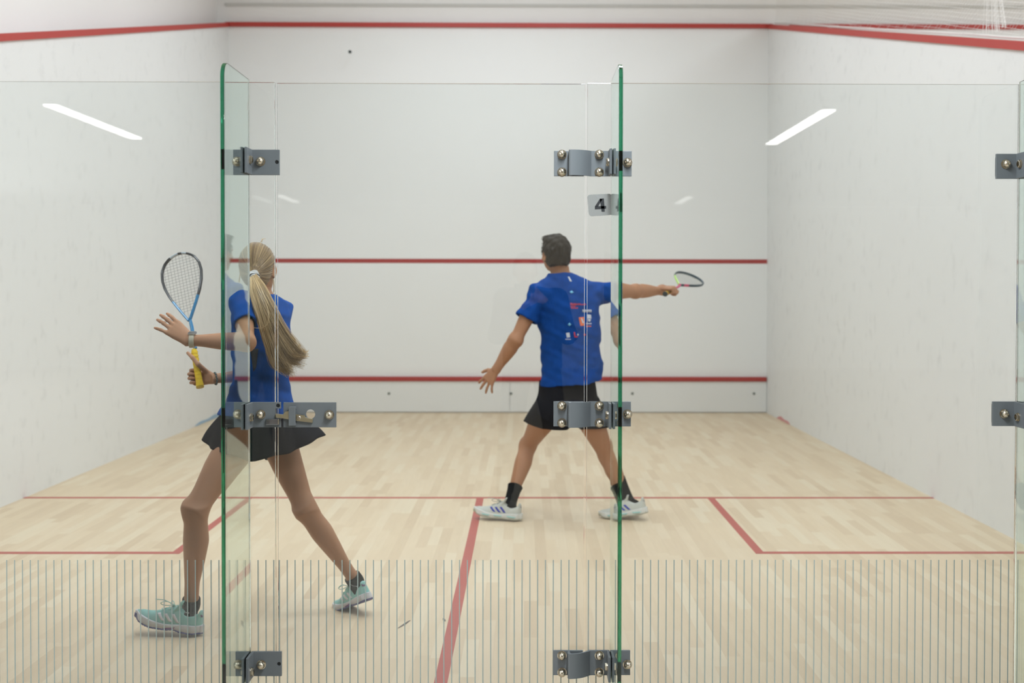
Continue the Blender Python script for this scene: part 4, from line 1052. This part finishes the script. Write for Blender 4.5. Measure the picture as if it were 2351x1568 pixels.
    h1 = at_floor(462, 1456); t1 = at_floor(312, 1450); dl = nz(t1-h1); heel1 = V(h1.x, h1.y-.012, .008)
    heel1.z = .006
    make_shoe(root, shoe_matrix(heel1, dl, 9), .285, 'w', pal, 1)
    dr = nz(V(-.50, .62, 0)); toe2 = at_floor(800, 1393); Lw = .27; pitch = -17
    heel2 = toe2-dr*(.70*Lw*math.cos(math.radians(17)))+V(0, 0, .70*Lw*math.sin(math.radians(17)))
    heel2 = at(850, 1380, toe2.y-.07); heel2 = V(heel2.x, toe2.y-.085, .058); dr = nz(V(-.78, .55, 0))
    Lw = .262; dr = nz(V(-.70, .71, 0)); B_ = at_floor(797, 1397); heel2 = B_-dr*(.70*Lw*math.cos(math.radians(22)))+V(0, 0, .70*Lw*math.sin(math.radians(22))+.002)
    M2 = shoe_matrix(heel2, dr, -22, -4); make_shoe(root, M2, Lw, 'w2', pal, 1)
    sockm = cloth_mat('sock_black', (.012, .012, .012), .85)
    for an, kn, Mx in ((anl, knl, shoe_matrix(heel1, dl, 9)), (anr, knr, M2)):
        inside = Mx @ V(.055, 0, .045); d = nz(kn-an)
        Fk2 = Field(np.array(tuple(an))-.13, np.array(tuple(an))+.11, .003); top = an+d*.006
        Fk2.op(cone(inside, an-d*.02, .026, .036), .01); Fk2.op(cone(an-d*.03, top, .036, .0385), .01); Fk2.op(ell(Mx @ V(.11, 0, .055), (.022, .022, .02)), .02)
        T0 = top
        Fk2.clip(lambda X, Y, Z: (X-T0.x)*d.x+(Y-T0.y)*d.y+(Z-T0.z)*d.z-.006)
        so = Fk2.build('sock', sockm, root); bs_ = bvh_of(so)
        oo = an-d*.022; ps = [(-.020, .014), (-.0195, .006), (-.016, -.001), (-.010, -.006), (-.002, -.008), (.008, -.0085), (.018, -.0088)]
        q = [(0, [a_, b_, (b_[0], b_[1]-.0028), (a_[0]+.0015, a_[1]-.0028)]) for a_, b_ in zip(ps, ps[1:])]
        decal(bs_, q, oo, V(1, 0, 0), V(0, 0, 1), V(0, 1, 0), [mat('sock_mark', (.45, .45, .45), .7)], 'sock_mark', so, off=.001)
    # ---- racket
    mf = [mat('racket_black', (.018, .020, .024), .3), mat('racket_blue', (.012, .20, .42), .25), mat('racket_silver', (.45, .50, .52), .3)]
    cf_ = lambda t: (1 if (t < .20 or t > .80) else (2 if (.50 < t < .56 or .44 < t < .47) else 0))
    racket(gb, gt, V(-.15, -1, .1), 'blue and black squash racket with a yellow grip in the blond woman\'s hand', (mf, cf_), (mat('grip_yellow', (.78, .52, .01), .75), mat('grip_cap', (.55, .36, .02), .6)), string_m=mat('string_grey', (.22, .22, .22), .5), headw=.098)
    print('woman racket length', (gt-gb).length, 'thigh', (knl-hpl).length, (knr-hpr).length, 'shin', (anl-knl).length, (anr-knr).length, 'uarm', (ell_-shl).length, (elr-shr).length, 'farm', (wrl-ell_).length, (wrr-elr).length, 'sh', (shl-shr).length)
mk_woman()
# ================================================================== the man
def mk_man():
    S = 1.06
    root = empty('person', (at_floor(1290, 1195).x, 3.6, 0), 'dark-haired man in a blue shirt and black shorts, reaching right with his racket', 'person')
    skin = skin_mat('skin_man', (.42, .215, .12))
    pf, pr = person_frame(12); cf, cr = person_frame(-8)
    pel = at(1303, 935, 3.62); neck = at(1286, 629, 3.56); chest = at(1310, 760, 3.58); Hc = at(1275, 585, 3.56)
    shl = at(1238, 673, 3.52); shr = at(1384, 672, 3.66)
    ell_ = at(1184, 780, 3.46); wrl = at(1138, 850, 3.56); elr = at(1458, 668, 3.86); wrr = at(1521, 668, 4.05)
    hpl = at(1262, 940, 3.60); hpr = at(1344, 940, 3.64); knl = at(1212, 1022, 3.88); knr = at(1394, 1048, 3.80)
    anl = at(1172, 1152, 3.66); anr = at(1441, 1148, 3.74)
    cols = []; allp = [pel, neck, Hc, shl, shr, ell_, wrl, elr, wrr, knl, knr, anl, anr]
    lo = np.min([tuple(p) for p in allp], 0)-.18; hi = np.max([tuple(p) for p in allp], 0)+.18; lo[2] = max(lo[2]+.06, 0); lo[2] = 0
    F = Field(lo, hi, .0045)
    st = torso_stations(pel, chest, neck, pf, cf, S, False)
    F.op(loft(st[:5], pr), .02); F.op(loft(st[3:], cr), .04)
    for sh in (shl, shr): F.op(cone(chest.lerp(neck, .72), sh, .062*S, .056*S), .03)
    F.op(loft([(neck-V(0, 0, .03), .064, .062), (neck+V(0, .01, .03), .059, .060), (Hc-V(0, .01, .03), .060, .062)], (1, 0, 0)), .02)
    hf = V(-.42, .88, .08); R = build_head(F, Hc, hf, V(0, -.06, 1), 1.04, cols, False)
    limb_leg(F, hpl, knl, anl, V(-.25, .95, 0), S, 1.02); limb_leg(F, hpr, knr, anr, V(.1, .95, 0), S, 1.02)
    for a in (hpl, hpr): F.op(ell(a-pf*.02, (.080, .080, .085)), .03)
    limb_arm(F, shl, ell_, wrl, S, 1.12); limb_arm(F, shr, elr, wrr, S, 1.12)
    f = nz(at(1113, 885, 3.60)-wrl)
    hand(F, wrl, f, V(.45, .86, -.2), V(-.8, .45, .35), 1.03, curl=((10, 14, 10), (4, 10, 8), (4, 10, 8), (10, 14, 10)), cols=cols, splay=(16, 4, -12, -27))
    butt = at(1527, 675, 3.93); tip = at(1592, 634, 4.52); ga = nz(tip-butt); gc = butt+ga*.065
    rn_ = V(.94, -.1, -.35).cross(ga); pn = nz(V(.05, -.1, -1)); tsd = nz(ga)
    tp = [gc+V(.010, .0, .0)+ga*.035-pn*.022, gc+ga*.065-pn*.020+V(.016, 0, 0), gc+ga*.088-pn*.005+V(.026, 0, 0)]
    tp = [gc+ga*.035+V(-.024, 0, -.002), gc+ga*.060+V(-.020, 0, -.014), gc+ga*.078+V(-.004, 0, -.023)]
    ff = nz(ga.cross(V(0, 0, 1))); base = gc-ff*.052+V(0, 0, .026)
    F.op(cone(wrr, base+ff*.01, .030, .027), .02)
    hand(F, base, ff, V(0, 0, -1), tsd, .98, curl=((50, 78, 52), (56, 80, 52), (60, 82, 52), (62, 84, 52)), cols=cols, splay=(3, 0, -3, -6), thumb_pts=tp)
    body = F.build('body', skin, root, colors=cols)
    # ---- shirt
    sm = cloth_mat('shirt_blue_man', (.006, .055, .26), .6, .14, wrinkle=.55)
    Fs = Field(np.array(tuple(pel))-(.36, .34, .10), np.array(tuple(neck))+(.38, .40, .10), .0055)
    hem = at(1312, 872, 3.60)
    st2 = [(hem-V(0, 0, .012), .200, .165), (hem+V(0, 0, .05), .197, .156), (hem.lerp(chest, .55), .186, .138), (chest, .194, .140), (chest.lerp(neck, .5), .196, .135), (chest.lerp(neck, .78), .170, .108), (chest.lerp(neck, .95), .105, .080), (neck+V(0, 0, .0), .070, .068)]
    Fs.op(loft(st2, cr, 2.3, grow=.004), .02)
    for sh, el, ln_ in ((shl, ell_, .185), (shr, elr, .175)):
        d = nz(el-sh)
        Fs.op(cone(chest.lerp(neck, .75), sh, .082, .066), .06)
        Fs.op(loft([(sh-d*.02, .058, .060), (sh+d*.06, .063, .067), (sh+d*.12, .070, .073), (sh+d*ln_, .074, .076)], d.cross(V(0, 1, 0))), .04)
    folds(Fs, [(22, 6, 30, .3, .0026, 1.4, .9), (-30, 8, 18, 1.7, .0020, 1.1, .9)], .0016)
    for sh, el, ln_ in ((shl, ell_, .185), (shr, elr, .175)):
        d = nz(el-sh); e = sh+d*ln_; Fs.op(cone(e-d*.016, e+d*.05, .060, .066), .004, 's')
    Fs.op(loft([(neck+V(0, .0, -.006), .060, .062), (neck+V(0, 0, .05), .075, .072)], (1, 0, 0)), .004, 's')
    shirt = Fs.build('shirt', sm, root); bv = bvh_of(shirt)
    X1, Z1, DY = V(1, 0, 0), V(0, 0, 1), V(0, 1, 0)
    k = 1/362.0
    def pd(name, mats, quads, off=.0008):      # quads in pixels of the back print
        o = at(1310, 730, 3.4); kk = (o.y-CY)/F_PX
        q = [(mi, [((x-1310)*kk, -(y-730)*kk) for x, y in qq]) for mi, qq in quads]
        decal(bv, q, o, X1, Z1, DY, mats, name, shirt, off=off)
    W_ = mat('print_white', (.60, .62, .68), .6); RD = mat('print_red', (.62, .05, .06), .6); OR = mat('print_orange', (.72, .16, .06), .6); LB = mat('print_sky', (.20, .55, .80), .6)
    def bars(x0, y0, x1, y1, n, mi=0, amp=2):    # a line of small upright marks, as lettering seen from afar
        r = random.Random(int(x0*7+y0)); out = []; w_ = (x1-x0)/n
        for i in range(n):
            a = x0+w_*i; t_ = r.uniform(-amp, amp)*.5; out.append((mi, [(a, y0+t_), (a+w_*.7, y0+t_), (a+w_*.7, y1+t_*.3), (a, y1+t_*.3)]))
        return out
    pd('collar_mark', [W_], [(0, [(1304, 635), (1308, 635), (1314, 646), (1309, 646)])])
    pd('script_print', [RD], bars(1310, 696, 1324, 702, 4)+bars(1324, 697.5, 1346, 700.5, 7)+bars(1312, 706, 1328, 709, 5)+[(0, [(1310, 704), (1322, 703), (1322, 704.5), (1310, 705.5)])])
    pd('lettering_white', [W_], bars(1338, 711, 1360, 717, 7, 0, 1))
    pd('square_badge', [OR, W_], [(0, [(1329, 729), (1342, 728), (1343, 748), (1333, 749)])]); pd('badge_slash', [W_], [(0, [(1334, 731), (1337, 731), (1342, 742), (1338, 743)])], off=.0016)
    pd('crest_print', [W_], [(0, [(1349, 722), (1358, 723), (1359, 732), (1349, 732)]), (0, [(1350, 733), (1358, 733), (1356, 739), (1352, 739)])]+bars(1347, 742, 1360, 745, 4, 0, .5))
    pd('orange_words', [OR], bars(1347, 748, 1359, 751, 4, 0, .5))
    pd('sky_emblem', [LB], [(0, [(1308, 670), (1313, 667), (1318, 671), (1312, 674)])]); pd('sky_emblem', [LB], [(0, [(1304, 745), (1308, 741), (1312, 745), (1308, 749)])])
    pd('crown_emblem', [W_], [(0, [(1300, 765), (1308, 764), (1310, 775), (1302, 776)])]+bars(1299, 778.5, 1312, 780.5, 4, 0, .4))
    pd('red_emblem', [RD, W_], [(0, [(1318, 763), (1320.5, 763), (1322.5, 775), (1319.5, 775)]), (0, [(1322, 773), (1327, 772), (1327, 775), (1322, 775.5)])]); pd('white_dot', [W_], [(0, [(1326, 767), (1329, 767), (1329, 771), (1326, 771)])]); pd('red_dot', [RD], [(0, [(1341, 767), (1345, 767), (1345, 771), (1341, 771)])])
    # ---- shorts
    km = cloth_mat('shorts_black', (.012, .012, .015), .8, .2)
    Fk = Field((pel.x-.34, pel.y-.30, knl.z-.02), (pel.x+.34, pel.y+.42, pel.z+.22), .0055)
    Fk.op(loft([(pel-V(0, 0, .14), .140, .105), (pel-V(0, 0, .04), .188, .150), (pel+V(0, 0, .08), .188, .150), (pel+V(0, 0, .17), .180, .146)], pr, 2.4), .02)
    for hp, kn, ln_ in ((hpl, knl, .80), (hpr, knr, .66)):
        d = nz(kn-hp); Lg = (kn-hp).length; sd = d.cross(V(0, 1, 0))
        Fk.op(loft([(hp-d*.03, .104, .118), (hp+d*Lg*.3, .110, .116), (hp+d*Lg*.6, .108, .106), (hp+d*Lg*ln_, .108, .100)], sd, 2.2), .03)
    for a in (hpl, hpr): Fk.op(ell(a-pf*.02, (.096, .098, .102)), .03)
    folds(Fk, [(30, 10, 14, .3, .0022, 1.4, .9), (-40, 8, 10, 1.7, .0022, 1.1, .9)])
    zc = at(1250, 984, 3.6).z
    ar = at(1200, 968, 3.6).z
    Fk.clip(lambda X, Y, Z: (zc+np.clip((pel.x-.16-X), 0, 1)*.30-.10*np.clip(Y-pel.y-.05, 0, 1)-Z)+0*Y)
    for hp, kn, ln_ in ((hpl, knl, .80), (hpr, knr, .66)):
        d = nz(kn-hp); Lg = (kn-hp).length; Fk.op(cone(hp+d*Lg*(ln_+.10), hp+d*Lg*(ln_+.4), .072, .09), .004, 's')
    cn = at(1316, 1000, pel.y); Fk.op(ell(cn+V(0, .05, 0), (.058, .30, .085)), .012, 's')
    Fk.build('shorts', km, root)
    # ---- hair
    hm = mat('hair_dark', (.045, .036, .028), .65, spec=.15); c = mix(hm, noise(hm, 60, 4, .7, sc=(1, 1, .3)), (.022, .018, .014), (.075, .060, .047)); L(hm, c, BS(hm).inputs['Base Color']); bump(hm, noise(hm, 190, 3, sc=(1, 1, .35)), .6, .004)
    r, f_, u = R; s = 1.04; HP = lambda a, b, c: Hc+(r*a+f_*b+u*c)*s
    Fh = Field(np.array(tuple(Hc))-.17, np.array(tuple(Hc))+.17, .004)
    Fh.op(ell(HP(0, -.012, .034), (.083*s, .103*s, .096*s), R), .01); Fh.op(ell(HP(0, -.030, -.02), (.078*s, .078*s, .074*s), R), .02)
    Fh.op(ell(HP(0, .060, .095), (.060*s, .045*s, .026*s), R), .02)
    H0 = Hc.copy()
    def hc(X, Y, Z):
        dx, dy, dz = X-H0.x, Y-H0.y, Z-H0.z; b = dx*f_.x+dy*f_.y+dz*f_.z; c = dx*u.x+dy*u.y+dz*u.z
        return np.maximum(b-(.030+.75*np.maximum(c, -.04)), -.074-c-.25*np.minimum(b+.03, 0))*.75
    Fh.clip(hc); folds(Fh, [(90, 60, 70, 0, .0014, 1, 1), (-70, 90, 120, 1, .0010, 1, 1)])
    cap = Fh.build('hair', hm, root); bvc = bvh_of(cap)
    mb = MB(); cen = HP(0, -.012, .02)
    for q in range(900):
        d = Vector((random.gauss(0, 1), random.gauss(0, 1), random.gauss(0, 1))).normalized(); h = bvc.ray_cast(cen+d*.3, -d, .32)
        if h[0] is None or (h[0]-cen).length < .06: continue
        b0 = h[0]; t_ = nz((-u*.7+f_*.25*(1 if (h[0]-cen).dot(u) > .05 else 0)+d*.0)+Vector((random.uniform(-.3, .3), random.uniform(-.3, .3), 0))); t_ = (t_-d*t_.dot(d)).normalized()
        if (h[0]-cen).dot(u) > .05: t_ = nz(t_+f_*1.2)
        mb.tube([b0-d*.001, b0+t_*.009+d*.0022, b0+t_*.018+d*.0028], [.0011, .0010, .0003], 4, tone=random.random(), cap=False)
    mb.build('hair_strands', strand_mat('hair_dark_strands', (.020, .016, .012), (.045, .036, .028), (.10, .082, .062)), cap, smooth=True, tones=True)
    # ---- shoes
    pal = dict(upper=cloth_mat('pale_mesh', (.56, .57, .52), .7, .08), mid=mat('midsole_cream', (.70, .70, .66), .5), out=mat('outsole_olive', (.42, .40, .30), .6), stripe=mat('stripe_royal', (.02, .035, .36), .5),
               lace=mat('lace_grey', (.36, .38, .34), .6), badge=mat('badge_grey', (.3, .3, .32), .5), pods=mat('sole_aqua', (.38, .66, .64), .45), wavy=1)
    h1 = at_floor(1196, 1196); dl = nz(at_floor(1088, 1190)-h1); heel1 = V(h1.x-.004, h1.y, .006)
    M1 = shoe_matrix(heel1, dl, 4); make_shoe(root, M1, .30, 'm', pal, 1, loops=True)
    t2 = at_floor(1376, 1189); dr = nz(V(-.86, .30, 0)); M2h = at(1484, 1172, t2.y-.08); M2 = shoe_matrix(V(M2h.x, M2h.y, .045), dr, -10, 0); make_shoe(root, M2, .30, 'm', pal, 1, loops=False)
    sockm = cloth_mat('sock_black_long', (.012, .012, .012), .85)
    for an, kn, Mx, ln_ in ((anl, knl, M1, .115), (anr, knr, M2, .155)):
        inside = Mx @ V(.06, 0, .05); d = nz(kn-an); top = an+d*ln_
        Fk2 = Field(np.array(tuple(an))-.16, np.array(tuple(an))+.24, .004)
        Fk2.op(cone(inside, an-d*.02, .040, .041), .01); Fk2.op(loft([(an-d*.03, .041, .045), (an+d*.03, .041, .044), (an+d*.08, .044, .048), (top, .051, .054)], d.cross(V(0, 1, 0))), .012); Fk2.op(ell(Mx @ V(.13, 0, .06), (.03, .03, .03)), .02)
        Fk2.build('sock', sockm, root)
    mf = [mat('racket_teal_black', (.025, .055, .075), .3), mat('racket_green', (.42, .68, .12), .3), mat('racket_pink', (.60, .06, .16), .3)]
    def cf_(t):
        return 2 if (t < .035 or t > .965 or .10 < t < .15) else (1 if .76 < t <= .965 else 0)
    racket(butt, tip, rn_, 'teal-black squash racket with a green patch in the man\'s right hand', (mf, cf_), (mat('grip_mustard', (.50, .30, .03), .75), mat('grip_cap_black', (.03, .04, .04), .6)), string_m=mat('string_pale', (.35, .37, .36), .5))
    print('man racket', (tip-butt).length, 'thigh', (knl-hpl).length, (knr-hpr).length, 'shin', (anl-knl).length, (anr-knr).length, 'uarm', (ell_-shl).length, (elr-shr).length, 'farm', (wrl-ell_).length, (wrr-elr).length, 'sh', (shl-shr).length)
mk_man()
# ================================================================== the photographer, seen only mirrored in the glass
def mk_photographer():
    S = 1.0; X0, Y0 = .345, -4.12
    root = empty('person', (X0, Y0, 0), 'person in dark clothes holding a camera, mirrored in the glass door', 'person')
    skin = skin_mat('skin_photographer', (.45, .27, .19)); P = lambda x, y, z: V(X0+x, Y0+y, z)
    pel, chest, neck, Hc = P(.02, 0, .98), P(.02, 0, 1.25), P(0, .01, 1.47), P(-.03, .05, 1.60)
    shl, shr = P(-.17, 0, 1.40), P(.19, 0, 1.40); ell_, elr = P(-.22, .14, 1.16), P(.26, .12, 1.16); wrl, wrr = P(-.045, .34, 1.36), P(.09, .30, 1.40)
    hp = [P(-.08, 0, .93), P(.11, 0, .93)]; kn = [P(-.13, .03, .50), P(.18, .03, .50)]; an = [P(-.17, -.02, .09), P(.24, -.02, .09)]
    cols = []; F = Field((X0-.42, Y0-.32, 0), (X0+.45, Y0+.50, 1.80), .006)
    pf, pr = V(0, 1, 0), V(1, 0, 0); st = torso_stations(pel, chest, neck, pf, pf, S, False); F.op(loft(st, pr), .02)
    for s_ in (shl, shr): F.op(cone(chest.lerp(neck, .72), s_, .062, .056), .03)
    F.op(cone(neck-V(0, 0, .04), Hc-V(0, 0, .03), .060, .056), .02); R = build_head(F, Hc, V(.02, 1, -.05), V(0, .03, 1), 1.0, cols, False)
    for a, b, c in zip(hp, kn, an): limb_leg(F, a, b, c, pf, S, 1.0)
    limb_arm(F, shl, ell_, wrl, S, 1.05); limb_arm(F, shr, elr, wrr, S, 1.05)
    hand(F, wrl, V(.35, .35, .15), V(.1, .1, 1), V(-.7, .7, 0), 1.0, curl=((20, 35, 30),)*4)
    hand(F, wrr, V(-.3, .75, .2), V(-.85, -.35, 0), V(-.1, -.2, 1), 1.0, curl=((40, 60, 40),)*4)
    F.build('body', skin, root, colors=cols)
    dk = cloth_mat('dark_jacket', (.018, .018, .022), .8)
    Fs = Field((X0-.46, Y0-.36, .80), (X0+.50, Y0+.40, 1.56), .007)
    Fs.op(loft([(pel-V(0, 0, .06), .205, .150), (chest, .205, .155), (chest.lerp(neck, .6), .205, .145), (chest.lerp(neck, .85), .15, .10), (neck, .07, .07)], pr, 2.2), .02)
    for s_, e_, w_ in ((shl, ell_, wrl), (shr, elr, wrr)):
        Fs.op(cone(chest.lerp(neck, .7), s_, .08, .075), .04); Fs.op(cone(s_, e_, .072, .060), .03); Fs.op(cone(e_, e_.lerp(w_, .85), .060, .046), .03)
    Fs.build('jacket', dk, root)
    Ft = Field((X0-.42, Y0-.26, .03), (X0+.45, Y0+.26, 1.06), .007)
    Ft.op(loft([(pel-V(0, 0, .10), .16, .12), (pel+V(0, 0, .05), .18, .135)], pr, 2.3), .03)
    for a, b, c in zip(hp, kn, an): Ft.op(cone(a, b, .105, .080), .03); Ft.op(cone(b, c, .080, .062), .03)
    Ft.build('trousers', cloth_mat('dark_trousers', (.020, .021, .026), .85), root)
    Fh = Field(np.array(tuple(Hc))-.15, np.array(tuple(Hc))+.16, .005); r, f_, u = R
    Fh.op(ell(Hc-f_*.015+u*.035, (.082, .100, .090), R), .01); H0 = Hc.copy()
    Fh.clip(lambda X, Y, Z: np.maximum((Y-H0.y)-(.03+.7*np.maximum(Z-H0.z, -.03)), -.06-(Z-H0.z))*.8); Fh.build('hair', mat('hair_brown', (.05, .035, .025), .6), root)
    for c in an:
        Fb = Field((c.x-.07, c.y-.12, 0), (c.x+.07, c.y+.24, .16), .005); Fb.op(loft([(V(c.x, c.y-.08, .045), .036, .040), (V(c.x, c.y+.08, .045), .044, .036), (V(c.x, c.y+.19, .032), .036, .026)], (1, 0, 0), 2.5), .01)
        Fb.op(cone(V(c.x, c.y-.02, .05), V(c.x, c.y-.02, .12), .045, .048), .02); Fb.clip(lambda X, Y, Z: .003-Z+0*X); Fb.build('shoe', cloth_mat('dark_shoe', (.02, .02, .02), .6), root)
    # the camera held in front of the face
    bm_ = mat('camera_black', (.02, .02, .021), .45); c = V(X0-.035, Y0+.40, 1.467)
    cr_ = empty('photo_camera', c-V(0, 0, .05), 'black photo camera held by the mirrored person', 'camera')
    MB().box((c.x-.068, c.y-.035, c.z-.045), (c.x+.068, c.y+.005, c.z+.040)).box((c.x-.022, c.y-.035, c.z+.040), (c.x+.022, c.y+.0, c.z+.060)).build('camera_body', bm_, cr_, bevel=.006)
    MB().lathe([(.036, 0), (.038, .01), (.038, .035), (.034, .040), (.034, .062), (.030, .062), (.026, .055)], c+V(0, .005, 0), (0, 1, 0), 28).build('lens_barrel', bm_, cr_, smooth=True)
mk_photographer()
